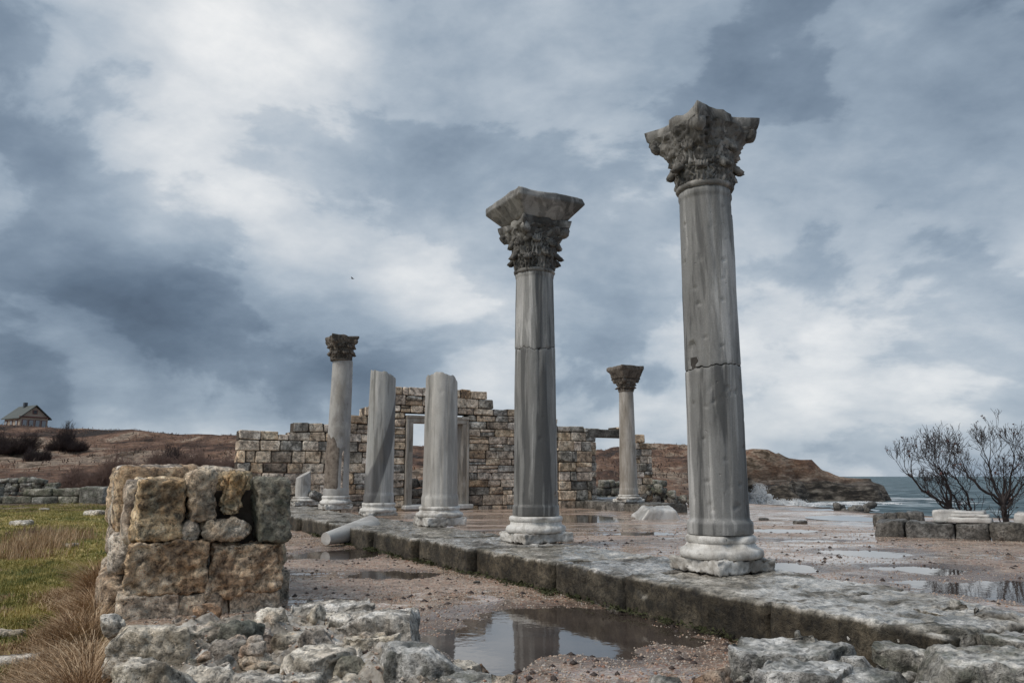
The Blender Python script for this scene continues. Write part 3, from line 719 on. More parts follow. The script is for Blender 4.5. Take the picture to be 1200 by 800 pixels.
# sea
sx_ = np.array(sorted([-v for v in geo(0, 30000, 2, 1.12)] + [0] + list(np.arange(4, 130, 1.6)) + geo(130, 30000, 4, 1.15)))
sy_ = np.array(list(np.arange(-30, 15, 5)) + list(np.arange(15, 190, 1.2)) + geo(190, 40000, 2, 1.1))
SX, SY = np.meshgrid(sx_, sy_)
amp = .28*np.exp(-np.hypot(SX, SY)/500)
SZ = -4 + amp*(fbm2(SX*.6, SY*1.3, .16, 4, 71)*1.6)
sea = grid_mesh('sea', SX, SY, SZ)
sdv = coast_sd(SX, SY)
shore = np.clip(1 + sdv/26, 0, 1)*(sdv < 1)
a = sea.attributes.new('shore', 'FLOAT', 'POINT'); a.data.foreach_set('value', shore.ravel().astype(np.float32))
tag(obj('sea', sea, M['sea']), kind='structure')

# puddle sheets
for pi_, (cx, cy, rx, ry, pz, dep) in enumerate(PUD):
    pz = pz - .004*(pi_ % 3)
    n = 48; a = np.linspace(0, 2*math.pi, n, endpoint=False); k = 1.3
    v = np.stack([cx+rx*k*np.cos(a), cy+ry*k*np.sin(a), np.full(n, pz-.024)], 1)
    o = obj('puddle', mesh_from('puddle', v, [tuple(range(n))], smooth=False), M['puddle']); tag(o, kind='structure')

# surf breaking
def splash(cx, cy, w, h, n, seed, name='sea_spray', depth=3.0):
    rg = np.random.RandomState(seed); V = []; Fq = []
    tet = np.array([(1, 1, 1), (-1, -1, 1), (-1, 1, -1), (1, -1, -1)], float)
    ft = np.array([(0, 1, 2), (0, 3, 1), (0, 2, 3), (1, 3, 2)])
    u = rg.rand(n)*2-1; prof = np.exp(-(u*1.7)**2)*(.6+.4*np.sin(u*9+seed)**2)
    zz = rg.rand(n)**1.6*prof*h
    p = np.stack([cx+u*w/2, cy+rg.randn(n)*depth*.4, -4.1+zz], 1)
    sz = (.03 + .09*rg.rand(n))*(1.25-zz/h)
    v = (p[:, None, :] + tet[None]*sz[:, None, None]*(.6+.8*rg.rand(n, 4, 1))).reshape(-1, 3)
    f = (ft[None] + (np.arange(n)*4)[:, None, None]).reshape(-1, 3)
    tag(obj(name, mesh_from(name, v, f, smooth=False), M['foam']), kind='stuff')
splash(xpx(890, 140, -2), 140, 5.5, 4.4, 16000, 3)
splash(xpx(915, 139, -3), 139, 9, 1.3, 8000, 4, 'foam')
splash(xpx(975, 138, -3), 141, 16, .6, 8000, 5, 'foam')
splash(xpx(955, 130, -3), 138, 5, 1.4, 5000, 6, 'foam')
splash(xpx(1010, 150, -3), 150, 12, .5, 5000, 8, 'foam')

# ------------------------------------------------------------------ columns
def capital(parent, zb, r, hcap, wtop, mat, leaf_n=8, seed=0, detail=True, broken=0.0, ex=1.9):
    """Corinthian capital standing at height zb; parts bell > leaf, volute, abacus"""
    rg = np.random.RandomState(seed)
    c = obj_empty = None
    m, seg = 48, 128
    hh = np.linspace(0, 1, m); a = np.linspace(0, 2*math.pi, seg, endpoint=False)
    A, H = np.meshgrid(a, hh)
    prof = r*(1.0 + .05*np.exp(-((H-.03)/.03)**2)) + (wtop*.5 - r)*np.clip(H, 0, 1)**ex*.90
    sq = 1/np.maximum(np.abs(np.cos(A)), np.abs(np.sin(A)))
    k = sstep(.35, .9, H)*.95
    rad = prof*(1-k) + prof*sq*k*.97
    v = np.stack([rad*np.cos(A), rad*np.sin(A), H*hcap*.86], -1).reshape(-1, 3)
    d = fbm(v*7+seed, 4, seed, .6)*.03 - .05*np.clip(perlin(v*11+seed, seed+3)-.15, 0, 1) - .16*np.clip(perlin(v*24+seed, seed+31)-.22, 0, 1)
    v[:, :2] *= (1 + d/r*.7)[:, None]
    i = np.arange(m*seg).reshape(m, seg); f = np.stack([i[:-1], np.roll(i[:-1], -1, 1), np.roll(i[1:], -1, 1), i[1:]], -1).reshape(-1, 4)
    v, ff = close_caps(v, f, seg, m)
    cap = obj('capital', mesh_from('capital', v, ff), mat, parent, (0, 0, zb))
    # astragal ring
    v, f = lathe_arr([(r*.9, -.005), (r*1.06, .0), (r*1.12, .03), (r*1.06, .065), (r*.9, .07)], 48)
    obj('ring', mesh_from('ring', v, f), mat, cap)
    # leaves
    def leaf(ang, z0, z1, wdt, out, r0, sd):
        nu, nv = 17, 26; U, V_ = np.meshgrid(np.linspace(-1, 1, nu), np.linspace(0, 1, nv))
        wprof = wdt*(.78+.30*np.sin(V_*math.pi*.9))*(1-.62*V_**4)*(1+.20*np.sin(V_*math.pi*9))
        rise = z0 + (z1-z0)*np.sin(np.clip(V_*1.22, 0, 1.6)*math.pi/2*.98)
        curl = np.clip(V_-.62, 0, 1)/.38
        rr = r0 + .015 + out*.28*V_ + out*curl**2 + .022*np.cos(U*math.pi*4)*(1-.4*V_) + .010*np.sin(V_*math.pi*9 + np.abs(U)*5) - .03*np.abs(U)*(1-V_) 
        rise = rise - .42*(z1-z0)*curl**2.0
        y = U*wprof*.5; x = rr - y*y*1.0
        p = np.stack([x, y, rise], -1).reshape(-1, 3)
        q = p.copy(); q[:, 0] -= .05; q[:, 2] -= .02
        p = p + (fbm(p*22+sd, 3, sd)*.008)[:, None]
        i = np.arange(nu*nv).reshape(nv, nu)
        f1 = np.stack([i[:-1, :-1], i[:-1, 1:], i[1:, 1:], i[1:, :-1]], -1).reshape(-1, 4); f2 = f1[:, ::-1] + nu*nv
        bd = list(i[0, :]) + list(i[1:, -1]) + list(i[-1, :-1][::-1]) + list(i[1:-1, 0][::-1])
        fb = np.array([(bd[j], bd[j]+nu*nv, bd[(j+1) % len(bd)]+nu*nv, bd[(j+1) % len(bd)]) for j in range(len(bd))])
        vv = np.vstack([p, q]); ca, sa = math.cos(ang), math.sin(ang)
        vv = np.stack([vv[:, 0]*ca - vv[:, 1]*sa, vv[:, 0]*sa + vv[:, 1]*ca, vv[:, 2]], 1)
        obj('leaf', mesh_from('leaf', vv, np.vstack([f1, f2, fb])), mat, cap)
    for j in range(leaf_n):
        leaf(2*math.pi*j/leaf_n, .06, hcap*(.40+.03*rg.randn()), 2*math.pi*r/leaf_n*.98, .10*r/.31*(.8+.4*rg.rand()), r*1.03, seed*10+j)
    for j in range(leaf_n):
        leaf(2*math.pi*(j+.5)/leaf_n, hcap*.30, hcap*(.70+.03*rg.randn()), 2*math.pi*r/leaf_n*1.1, .06*r/.31*(.5+.8*rg.rand()), r*1.10, seed*10+50+j)
    # volutes under the four corners
    for j in range(4):
        ang = math.pi/4 + j*math.pi/2; R0 = wtop*.5*1.16
        pts = []; rads = []
        for q in range(7):
            tt = q/6; rr = r*1.1 + (R0-r*1.1)*tt**1.5; pts.append((rr+.0, 0, hcap*(.55+.27*tt))); rads.append(.04+.015*tt)
        for q in range(13):
            th = math.pi*.5 - q/12*math.pi*1.9; rr = .045*(1-.5*q/12)
            pts.append((R0 + rr*math.cos(th) - .02, 0, hcap*.76 + rr*math.sin(th))); rads.append(.06-.02*q/12)
        V_, Fq = tube_arr(pts, rads, 8); V_ = np.array([tuple(p) for p in V_]); V_[:, 1] *= 1.35
        V_ = V_ + (fbm(V_*14+j, 3, seed+j)*.02)[:, None]
        obj('volute', mesh_from('volute', V_, np.array(Fq)), mat, cap, rot=(0, 0, ang))
    # abacus: concave sided, chipped
    n = 17; per = []
    Wd = wtop*1.02
    for sd_ in range(4):
        for q in range(n-1):
            u = 2*q/(n-1)-1; dd = .5*Wd - .10*Wd*(1-u*u) + (.05*Wd if abs(u) < .14 else 0)
            x, y = u*Wd*.5, -dd
            an = sd_*math.pi/2; per.append((x*math.cos(an)-y*math.sin(an), x*math.sin(an)+y*math.cos(an)))
    per = np.array(per); lev = [(.76, .66), (.86, .72), (.93, .79), (.93, .84), (.98, .87), (1.0, .92), (1.0, .99), (.94, 1.0)]
    vv = np.vstack([np.column_stack([per*sc, np.full(len(per), hcap*zz)]) for sc, zz in lev])
    ms, L = len(lev), len(per)
    ii = np.arange(ms*L).reshape(ms, L); f = np.stack([ii[:-1], np.roll(ii[:-1], -1, 1), np.roll(ii[1:], -1, 1), ii[1:]], -1).reshape(-1, 4)
    nn = fbm(vv*5+seed*2, 4, seed+7, .6)
    vv[:, :2] *= (1 + .05*nn)[:, None]
    if broken:
        an = np.arctan2(vv[:, 1], vv[:, 0]); e = perlin(np.stack([np.cos(an)*1.6, np.sin(an)*1.6, vv[:, 2]*0+seed], 1), seed+11)
        up = vv[:, 2] > hcap*.9
        vv[:, 2] += np.where(up, broken*(.25+e*1.6), broken*.2*e)
        vv[:, :2] *= (1 - broken*.35*np.clip(perlin(vv*4.0, seed+2), 0, 1))[:, None]
    vv, ff = close_caps(vv, f, L, ms)
    obj('abacus', mesh_from('abacus', vv, ff), mat, cap)
    return cap
def shaft(name, parent, mat, z0, z1, r0, r1, rings=(), seed=0, top=None, bot=None, rough=.004, seg=72, chips=(), grooves=0, lean=(0, 0)):
    m = max(8, int((z1-z0)/(.02 if seg > 90 else .04))); a = np.linspace(0, 2*math.pi, seg, endpoint=False); h = np.linspace(0, 1, m)
    A, H = np.meshgrid(a, h)
    zb = z0 + (bot(A) if bot else 0); zt = z1 + (top(A) if top else 0)
    Zz = zb + (zt-zb)*H
    Rr = r0 + (r1-r0)*(Zz-z0)/(z1-z0)
    for (za, zc_, dr) in rings: Rr = Rr + dr*sstep(za-.012, za+.004, Zz)*(1-sstep(zc_-.004, zc_+.02, Zz))
    x, y = np.cos(A), np.sin(A)
    p = np.stack([x*3, y*3, Zz*1.2+seed], -1).reshape(-1, 3)
    Rr = Rr + rough*fbm(p, 4, seed).reshape(A.shape)*1.5
    p2 = np.stack([x*5, y*5, Zz*6+seed], -1).reshape(-1, 3)
    Rr = Rr - .03*np.clip(perlin(p2, seed+3).reshape(A.shape)-.42, 0, 1)
    if grooves:   # weathered shallow flutes / splits along the grain
        p3 = np.stack([x*7, y*7, Zz*.18+seed], -1).reshape(-1, 3)
        Rr = Rr - grooves*sstep(.16, .24, perlin(p3, seed+13).reshape(A.shape))
    for (ca, cz, wa, wz, dp) in chips:
        da = (A-ca+math.pi) % (2*math.pi) - math.pi
        e = (da/wa)**2 + ((Zz-cz)/wz)**2 + .5*perlin(p2*1.3, seed+5).reshape(A.shape)
        Rr = Rr - dp*(1-sstep(.75, 1.0, e))
    # edge wear at both rims
    ed = np.minimum((Zz-zb), (zt-Zz)); Rr = Rr - .004*(1-sstep(0, .02, ed)) - .05*(1-sstep(0, .05, ed))*np.clip(perlin(p2*.9, seed+8).reshape(A.shape)-.15, 0, 1)
    v = np.stack([Rr*x + lean[0]*(Zz), Rr*y + lean[1]*(Zz), Zz], -1).reshape(-1, 3)
    i = np.arange(m*seg).reshape(m, seg); f = np.stack([i[:-1], np.roll(i[:-1], -1, 1), np.roll(i[1:], -1, 1), i[1:]], -1).reshape(-1, 4)
    v, ff = close_caps(v, f, seg, m)
    return obj(name, mesh_from(name, v, ff), mat, parent)
def base_parts(parent, r, h, a, plh, seed, r_lo=None, r_hi=None):
    r_lo = r_lo or a*.58; r_hi = r_hi or r*1.17
    o = obj('plinth', rock_me('plinth', (a, a, plh), .025, .018, .011, 5, seed, pit=.06, craggy=1.6), M['basem'], parent, (0, 0, plh/2+.005))
    q = h-plh
    prof = [(r_lo*.6, plh-.02)] + [(r_lo-.045+.04*math.cos(t), plh+q*.20+q*.21*math.sin(t)) for t in np.linspace(-1.5, 1.5, 9)]
    prof += [(r_lo-.07, plh+q*.47), (r_hi-.03+(r_lo-r_hi)*.22, plh+q*.56), (r_hi-.02, plh+q*.64)]
    prof += [(r_hi-.03+.03*math.cos(t), plh+q*.81+q*.17*math.sin(t)) for t in np.linspace(-1.5, 1.5, 8)] + [(r*.9, h)]
    v, f = lathe_arr(prof, 72)
    p = v*5+seed; d = fbm(p, 4, seed, .6)*.011 - .16*np.clip(perlin(v*3.6+seed*1.7, seed+4)-.30, 0, 1)
    L = np.hypot(v[:, 0], v[:, 1]); v[:, :2] *= (1 + d/L)[:, None]
    v, ff = close_caps(v, f, 72, len(prof))
    obj('base', mesh_from('base', v, ff), M['basem'], parent)
def col_thing(name, px, y, label, cat='column'):
    x = xpx(px, y, .0); return thing(name, label, cat, (x, y, 0), ANG, 'ancient columns of the basilica' if cat == 'column' else None), x
def jag(seed, amp, slope=(0, 0)):
    def fn(A):
        p = np.stack([np.cos(A)*1.7, np.sin(A)*1.7, A*0+seed], -1).reshape(-1, 3)
        q = fbm(p, 4, seed, .6).reshape(A.shape)
        return amp*q + slope[0]*np.cos(A) + slope[1]*np.sin(A)
    return fn
camang = -math.pi/2 - ANG              # local angle that faces the camera

# nearest, complete column
y1 = 8.6; t, x1 = col_thing('stone_column', 846, y1, 'nearest and largest standing marble column, cracked across the middle, carved leafy capital without block on top')
base_parts(t, .315, .385, .80, .145, 1, r_lo=.45, r_hi=.375)
zc1 = zpx(433, y1); zt1 = zpx(226, y1)
cr_f = jag(5, .035, (.02, -.02))
rc = random.Random(3)
shaft('shaft', t, M['marble1'], .39, zc1-.006, .318, .308, rings=((.30, .525, .032),), seed=1, top=cr_f, seg=96, grooves=.005, chips=[(camang+rc.uniform(-1.3, 1.3), rc.uniform(.6, zc1-.1), rc.uniform(.04, .1), rc.uniform(.012, .035), .014) for _ in range(20)])
shaft('shaft', t, M['marble1'], zc1+.008, zt1, .306, .298, seed=2, bot=cr_f, seg=96, grooves=.005, rings=((zt1-.10, zt1-.04, .012),), chips=[(camang-1.05, zc1+.14, .28, .17, .03), (camang+1.2, zt1-.1, .25, .25, .05)] + [(camang+rc.uniform(-1.3, 1.3), rc.uniform(zc1+.2, zt1-.2), rc.uniform(.04, .09), rc.uniform(.012, .03), .014) for _ in range(14)])
v, f = lathe_arr([(.282, zc1-.12), (.282, zc1+.12)], 48); obj('crack_core', mesh_from('crack_core', v, f), M['crackdark'], t)
capital(t, zt1-.01, .30, .84, .94, M['capm'], seed=4, broken=.045)
# second, with impost block
y2 = 12.3; t, x2 = col_thing('stone_column', 628, y2, 'tall marble column left of the nearest, carved capital topped by a wide flared block')
base_parts(t, .34, .40, .86, .15, 2, r_lo=.475, r_hi=.42)
zc2 = zpx(408, y2); zt2 = zpx(318, y2); c2 = jag(8, .05, (.03, .03))
shaft('shaft', t, M['marble2'], .405, zc2-.004, .35, .325, rings=((.3, .55, .018),), seed=11, top=c2, seg=96, grooves=.012, chips=((camang+1.15, .58, .22, .2, .05),))
shaft('shaft', t, M['marble2'], zc2+.006, zt2, .324, .305, seed=12, bot=c2, seg=96, grooves=.012, rings=((zt2-.12, zt2-.06, .012),))
v, f = lathe_arr([(.295, zc2-.12), (.295, zc2+.12)], 48); obj('crack_core', mesh_from('crack_core', v, f), M['crackdark'], t)
zt2 = 4.27; capital(t, zt2-.01, .305, .88, .90, M['capm'], seed=6, ex=2.8)
def impost(parent, z0, z1, w0, w1, seed, mat):
    h = z1-z0; p, nrm, f = rounded((1, 1, 1), .06, .02); p = p.copy()
    k = (p[:, 2]+.5); wd = w0 + (w1-w0)*np.minimum(k/.72, 1)
    # local size
    q = p.copy(); q[:, 0] *= wd; q[:, 1] *= wd; q[:, 2] = k*h
    d = fbm(q*3+seed, 4, seed, .55)
    q[:, :2] *= (1+.03*d)[:, None]; q[:, 2] += .02*d
    c = np.clip(perlin(q*2.2+seed, seed+3)-.2, 0, 1); q[:, :2] *= (1-.25*c)[:, None]
    obj('impost_block', mesh_from('impost_block', q, f), mat, parent, (0, 0, z0))
impost(t, 5.13, 5.49, .80, 1.25, 3, M['impm'])
# broken shafts
def broken_col(px, y, base_px, rb, rt, ytop, label, mat, seed, slope, hbase, a, pl, lean=(0, 0)):
    t, x = col_thing('stone_column', px, y, label)
    base_parts(t, rb, hbase, a, pl, seed)
    zt = zpx(ytop, y)
    shaft('shaft', t, mat, hbase, zt, rb, rt, rings=((hbase-.1, hbase+.2, .02),), seed=seed, top=jag(seed, .055, slope), seg=72, grooves=.012, lean=lean)
    return t
y3 = 16.3
broken_col(515, y3, 0, .365, .335, 445, 'broken marble shaft without capital in front of the wall doorway, top sheared off', M['marble3'], 21, (-.07, -.08), .40, .86, .18)
y4 = 20.3
broken_col(443, y4, 0, .375, .335, 438, 'broken marble shaft with a broad dark diagonal vein and a sloping top', M['marble4'], 22, (-.10, .02), .34, .82, .10, lean=(.005, -.01))
# fifth, with capital
y5 = 24.2; t, x5 = col_thing('stone_column', 393, y5, 'leftmost tall column with a dark carved capital and a mortar patch on its lower shaft')
base_parts(t, .37, .42, .86, .16, 5)
zt5 = zpx(423, y5)
shaft('shaft', t, M['marble5'], .42, zt5, .375, .315, rings=((.3, .62, .015),), seed=31, seg=64, lean=(.012, .0))
pm, nt, lk, b = new_mat('mortar patch'); 
v_ = coords(nt, lk); n_ = N(nt, 'ShaderNodeTexNoise', i_Scale=6.0, i_Detail=8.0, i_Roughness=.7); lk.new(v_, n_.inputs['Vector'])
r_ = ramp(nt, [(.35, (.10, .08, .065)), (.5, (.20, .165, .135)), (.7, (.30, .26, .22))]); lk.new(n_.outputs[0], r_.inputs[0]); lk.new(r_.outputs[0], b.inputs['Base Color']); b.inputs['Roughness'].default_value = .9
lk.new(bumpn(nt, lk, n_.outputs[0], .02), b.inputs['Normal'])
def patch(parent, r0, z0, z1, a0, a1, seed, mat, tops):
    n, m = 20, 26; U, V_ = np.meshgrid(np.linspace(a0, a1, n), np.linspace(0, 1, m))
    top = z1 + tops*np.sin((U-a0)/(a1-a0)*math.pi*1.2) + .1*np.sin(U*9+seed)
    Zz = z0 + (top-z0)*V_; rr = r0(Zz) + .02
    ed = np.minimum(np.minimum(V_, 1-V_)*6, np.minimum(U-a0, a1-U)*8); rr = rr - .03*(1-sstep(0, 1, ed))
    v = np.stack([rr*np.cos(U)+.012*Zz, rr*np.sin(U), Zz], -1).reshape(-1, 3)
    v[:, :2] *= (1+.02*fbm(v*6, 3, seed))[:, None]
    i = np.arange(n*m).reshape(m, n); f = np.stack([i[:-1, :-1], i[:-1, 1:], i[1:, 1:], i[1:, :-1]], -1).reshape(-1, 4)
    obj('mortar_patch', mesh_from('mortar_patch', v, f), mat, parent)
patch(t, lambda z: .375-.06*(z-.42)/4, .45, zpx(515, y5), camang-1.5, camang+.35, 3, pm, .25)
patch(t, lambda z: .375-.06*(z-.42)/4, .55, zpx(528, y5), camang+.5, camang+.8, 6, M['brownst'], .1)
capital(t, zt5-.01, .31, zpx(391, 23.7)-zt5, .86, M['capm2'], seed=9, broken=.04)
# far column of the other row
y7 = 31.0; t, x7 = col_thing('stone_column', 737, y7, 'small far column with a flared capital standing before the right hand doorway')
t.location.z = .0
base_parts(t, .36, .30, .9, .12, 7)
zt7 = zpx(459, y7)
shaft('shaft', t, M['marble7'], .30, zt7, .355, .285, rings=((.2, .5, .02),), seed=41, seg=48, chips=((camang+.4, 2.6, .5, .4, .012),))
zi7 = zpx(442, 30.5); capital(t, zt7-.01, .285, zi7-zt7+.03, .80, M['capm2'], seed=12)
impost(t, zi7, zpx(427, 30.3), .80, 1.12, 5, M['capm2'])
# stump at the far left of the row
y6 = 27.6; t, x6 = col_thing('broken_column', 356, y6, 'low column base carrying a leaning stump of white fluted shaft beside the leftmost column', 'column base')
base_parts(t, .34, .30, .85, .14, 8)
v, f = lathe_arr([(.26, 0), (.27, .25), (.265, .6), (.25, .78)], 48)
an = np.arctan2(v[:, 1], v[:, 0]); v[:, :2] *= (1-.09*np.abs(np.sin(an*9)))[:, None]; v[:, 2] += np.where(v[:, 2] > .5, .12*np.cos(an), 0)
v, ff = close_caps(v, f, 48, 4)
obj('shaft_stump', mesh_from('shaft_stump', v, ff), M['white'], t, (-.05, 0, .28), (.06, -.03, 0))
obj('loose_stone', rock_me('loose_stone', (.5, .4, .28), .05, .1, .05, 4, 9), M['greyrock'], t, (.38, -.25, .34), (0, .4, 0))

# ------------------------------------------------------------------ stylobate: long step carrying the columns
sty = bpy.data.objects.new('stylobate', None); COL.objects.link(sty); sty['kind'] = 'structure'; sty.rotation_euler = (0, 0, ANG)
def edge_s(t):                         # front edge of the step in s, slightly askew
    return np.interp(t, [0, 6, 12, 20, 28], [4.85, 4.8, 4.5, 4.25, 4.1])
rg = random.Random(5)
tj = [.4, 2.1]
for px in (890, 738, 617, 545, 478):   # joints that can be read in the photograph
    tj.append(None)
joints = [3.32]
for px in (890, 725, 645, 560, 500, 452, 405, 372):
    s_ = 4.6; joints.append(t_of(px, float(edge_s(8)), 0))
joints = sorted(joints)
while joints[-1] < 28.4: joints.append(joints[-1] + rg.uniform(1.1, 1.8))
for a_, b_ in zip(joints[:-1], joints[1:]):
    L = b_-a_-.025; tm = (a_+b_)/2; es = float(edge_s(tm)) + rg.uniform(-.05, .05)
    Wd = (1.32 if tm < 3.4 else (1.55 if tm < 4.8 else 1.7)) + rg.uniform(-.15, .15); res = .045 if tm < 9 else (.07 if tm < 16 else .12)
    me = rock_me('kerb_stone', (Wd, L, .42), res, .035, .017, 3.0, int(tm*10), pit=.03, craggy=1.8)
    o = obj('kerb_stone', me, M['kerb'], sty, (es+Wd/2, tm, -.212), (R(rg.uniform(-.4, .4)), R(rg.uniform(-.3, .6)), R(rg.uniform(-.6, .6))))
    # a lower footing stone, set back, seen below the overhang
    if tm < 22:
        me = rock_me('footing_stone', (1.0, L*.93, .22), res*1.5, .07, .04, 3, int(tm*10)+3, pit=.02)
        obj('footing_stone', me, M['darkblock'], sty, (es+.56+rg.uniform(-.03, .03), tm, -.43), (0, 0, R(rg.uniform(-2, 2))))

# far step carrying the other row
sf = bpy.data.objects.new('far_stylobate', None); COL.objects.link(sf); sf['kind'] = 'structure'; sf.rotation_euler = (0, 0, ANG)
s7 = ST(x7, y7)[0]; t_ = 29.0; j = 0
while t_ > 23.5:
    L = rg.uniform(1.1, 1.9); me = rock_me('kerb_stone', (1.6, L-.03, .40), .12, .05, .03, 3, 300+j)
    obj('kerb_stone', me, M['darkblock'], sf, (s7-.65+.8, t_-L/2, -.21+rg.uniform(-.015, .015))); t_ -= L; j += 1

# ------------------------------------------------------------------ end wall of the basilica
def wall_section(name, label, t0, thick, prof, openings=(), zbot=-.45, ch=(.25, .42), bl=(.34, .98), seed=1, mat='wall', fronts=None):
    """prof: (px0, px1, pytop) columns of the outline; openings: (px0, px1, py_top)"""
    rnd = random.Random(seed); mats = ['wall', 'wall', 'wallgrey', 'walltan', 'walltan']
    s0 = s_of(prof[0][0], t0, 1.5)
    root = thing(name, label, 'wall', tuple(P(s0, t0)), ANG, 'stretches of the basilica end wall')
    def S(px, z): return s_of(px, t0, z)
    segs = [(S(a, 1.5)-s0, S(b, 1.5)-s0, zpx(pt, P(S((a+b)/2, 1.5), t0).y)) for a, b, pt in prof]
    ops = [(S(a, 1.5)-s0, S(b, 1.5)-s0, zpx(pt, P(S((a+b)/2, 1.5), t0).y)) for a, b, pt in openings]
    zmax = max(q[2] for q in segs); z = zbot; k = 0
    blocks = []
    core = []
    while z < zmax - .1:
        h = rnd.uniform(*ch)
        iv = [(segs[0][0], segs[-1][1])]
        for (a, b, zt) in ops:
            if z + h*.5 < zt:
                nv = []
                for (p, q) in iv:
                    if b <= p or a >= q: nv.append((p, q)); continue
                    if a > p: nv.append((p, a))
                    if b < q: nv.append((b, q))
                iv = nv
        for (p, q) in iv:
            x = p
            while x < q-.02:
                L = rnd.uniform(*bl)
                if rnd.random() < .15: L *= .45
                if q-(x+L) < .22: L = q-x
                xm = x+L/2; pt = next((sg[2] for sg in segs if sg[0]-.01 <= xm <= sg[1]+.01), -9)
                if z + h*.55 < pt:
                    top_gap = pt-(z+h); hh = h
                    if top_gap < .05: hh = max(.12, min(h+.1, pt-z + rnd.uniform(-.03, .03)))
                    blocks.append((x, L, z, hh)); 
                x += L
        z += h
    for (x, L, zz, hh) in blocks:
        if hh > .25 and L > .35 and rnd.random() < .12:
            hs2 = hh*rnd.uniform(.4, .6)
            me = chamfer_me('stone_block', L-.022, thick, hs2-.018, .015, .012, rnd); obj('stone_block', me, M[rnd.choice(mats)], root, (x+L/2, thick/2+rnd.uniform(-.03, .03), zz+hs2/2))
            core.append((x, L, zz, hh)); zz += hs2; hh -= hs2
            core_add = False
        else: core_add = True
        gp = rnd.choice((.016, .022, .03))
        me = chamfer_me('stone_block', L-gp, thick, hh-gp, rnd.uniform(.012, .035), .016, rnd)
        pr = rnd.uniform(-.035, .035)
        # keep front flush to t0 within small unevenness
        obj('stone_block', me, M[rnd.choice(mats)], root, (x+L/2, thick/2+pr, zz+hh/2), (0, R(rnd.uniform(-.5, .5)), R(rnd.uniform(-.6, .6))))
        if core_add: core.append((x, L, zz, hh))
    # earth in the joints, one part
    V_ = []; Fq = []
    for (x, L, zz, hh) in core:
        b0 = len(V_)
        for (dx, dy, dz) in ((0, 0, 0), (1, 0, 0), (1, 1, 0), (0, 1, 0), (0, 0, 1), (1, 0, 1), (1, 1, 1), (0, 1, 1)):
            V_.append((x+.006+dx*(L-.012), .055+dy*(thick-.11), zz+.004+dz*(hh-.03)))
        for q in ((0, 3, 2, 1), (4, 5, 6, 7), (0, 1, 5, 4), (1, 2, 6, 5), (2, 3, 7, 6), (3, 0, 4, 7)): Fq.append(tuple(b0+i for i in q))
    o = obj('joint_mortar', mesh_from('joint_mortar', V_, Fq, smooth=False), M['mortar'], root); o['kind'] = 'stuff'
    return root, s0, len(blocks)
w1, sA, nb1 = wall_section('ruined_wall', 'left stretch of the ochre block wall with ragged broken top, behind the leftmost column', WALLT, .75,
    [(278, 312, 504), (312, 322, 499), (322, 341, 508), (341, 358, 492), (358, 363, 498), (363, 383, 491), (383, 411, 496), (411, 424, 484), (424, 433, 472), (433, 436, 484)], seed=3, ch=(.32, .44), bl=(.45, .95))
w2, sB, nb2 = wall_section('ruined_wall', 'tallest central stretch of the block wall with a marble framed doorway and stepped top', WALLT, .80,
    [(436, 461, 470), (461, 470, 450), (470, 497, 452), (497, 536, 453), (536, 553, 456), (553, 570, 458), (570, 580, 468), (580, 604, 478), (604, 622, 480), (622, 654, 490)],
    openings=[(474.5, 549, 487)], seed=8)
w3, sC, nb3 = wall_section('ruined_wall', 'right stretch of the block wall with a plain narrow doorway beside the far column', WALLT+.02, .75,
    [(654.5, 676, 499), (676, 690, 500), (690, 700, 502), (700, 727, 503), (727, 746, 500), (746, 756, 508), (756, 765, 515)],
    openings=[(699, 741, 504)], seed=12)
pier, _, nb4 = wall_section('stone_pier', 'square block pier projecting from the wall between the two doorways', WALLT-.75, .74, [(655, 678, 516), (678, 694, 515)], seed=15, ch=(.34, .46), bl=(.5, .9))
print('wall blocks', nb1, nb2, nb3, nb4)
# marble frame of the central doorway
def box_me(name, a, b, jit=.0, c=.012):
    sz = [abs(b[i]-a[i]) for i in range(3)]
    return chamfer_me(name, *sz, c, jit)
def put(name, parent, mat, a, b, c=.012, jit=.004):
    me = box_me(name, a, b, jit, c); pl = parent.location if parent.type == 'MESH' else (0, 0, 0)
    return obj(name, me, mat, parent, tuple((a[i]+b[i])/2-pl[i] for i in range(3)))
sl = s_of(474.5, WALLT, 1.5)-sB; sr = s_of(549, WALLT, 1.5)-sB; zt = zpx(487, P(s_of(512, WALLT, 1.5), WALLT).y)
fw = .30
dfm = bpy.data.objects.new('door_frame', None); COL.objects.link(dfm); dfm.parent = w2
for (a, b) in ((sl+.012, sl+fw), (sr-fw, sr-.012)):
    put('jamb', dfm, M['frame'], (a, -.05, -.1), (b, .72, zt-fw))
    inner = b if a < (sl+sr)/2 else a
    d0, d1 = (a, a+.10) if a < (sl+sr)/2 else (b-.10, b)
    put('jamb_moulding', dfm, M['frame'], (d0, -.10, -.1), (d1, -.052, zt-fw+.1))
put('lintel', dfm, M['frame'], (sl+.012, -.05, zt-fw+.004), (sr-.012, .72, zt-.015))
put('lintel_moulding', dfm, M['frame'], (sl+.012, -.10, zt-.12), (sr-.012, -.052, zt-.02))
put('threshold', dfm, M['white'], (sl-.1, -.35, -.30), (sr+.1, .74, -.105), .03, .015)
# right doorway: lintel slab and jamb
sl3 = s_of(699, WALLT, 1.5)-sC; sr3 = s_of(741, WALLT, 1.5)-sC; y3_ = P(s_of(710, WALLT, 1.5), WALLT).y
put('lintel', w3, M['darkblock'], (sl3-.45, -.04, zpx(512, y3_)), (sr3+.1, .70, zpx(503, y3_)-.0), .02, .01)
put('threshold', w3, M['white'], (sl3, -.3, -.25), (sr3-.16, .6, .06), .03, .015)
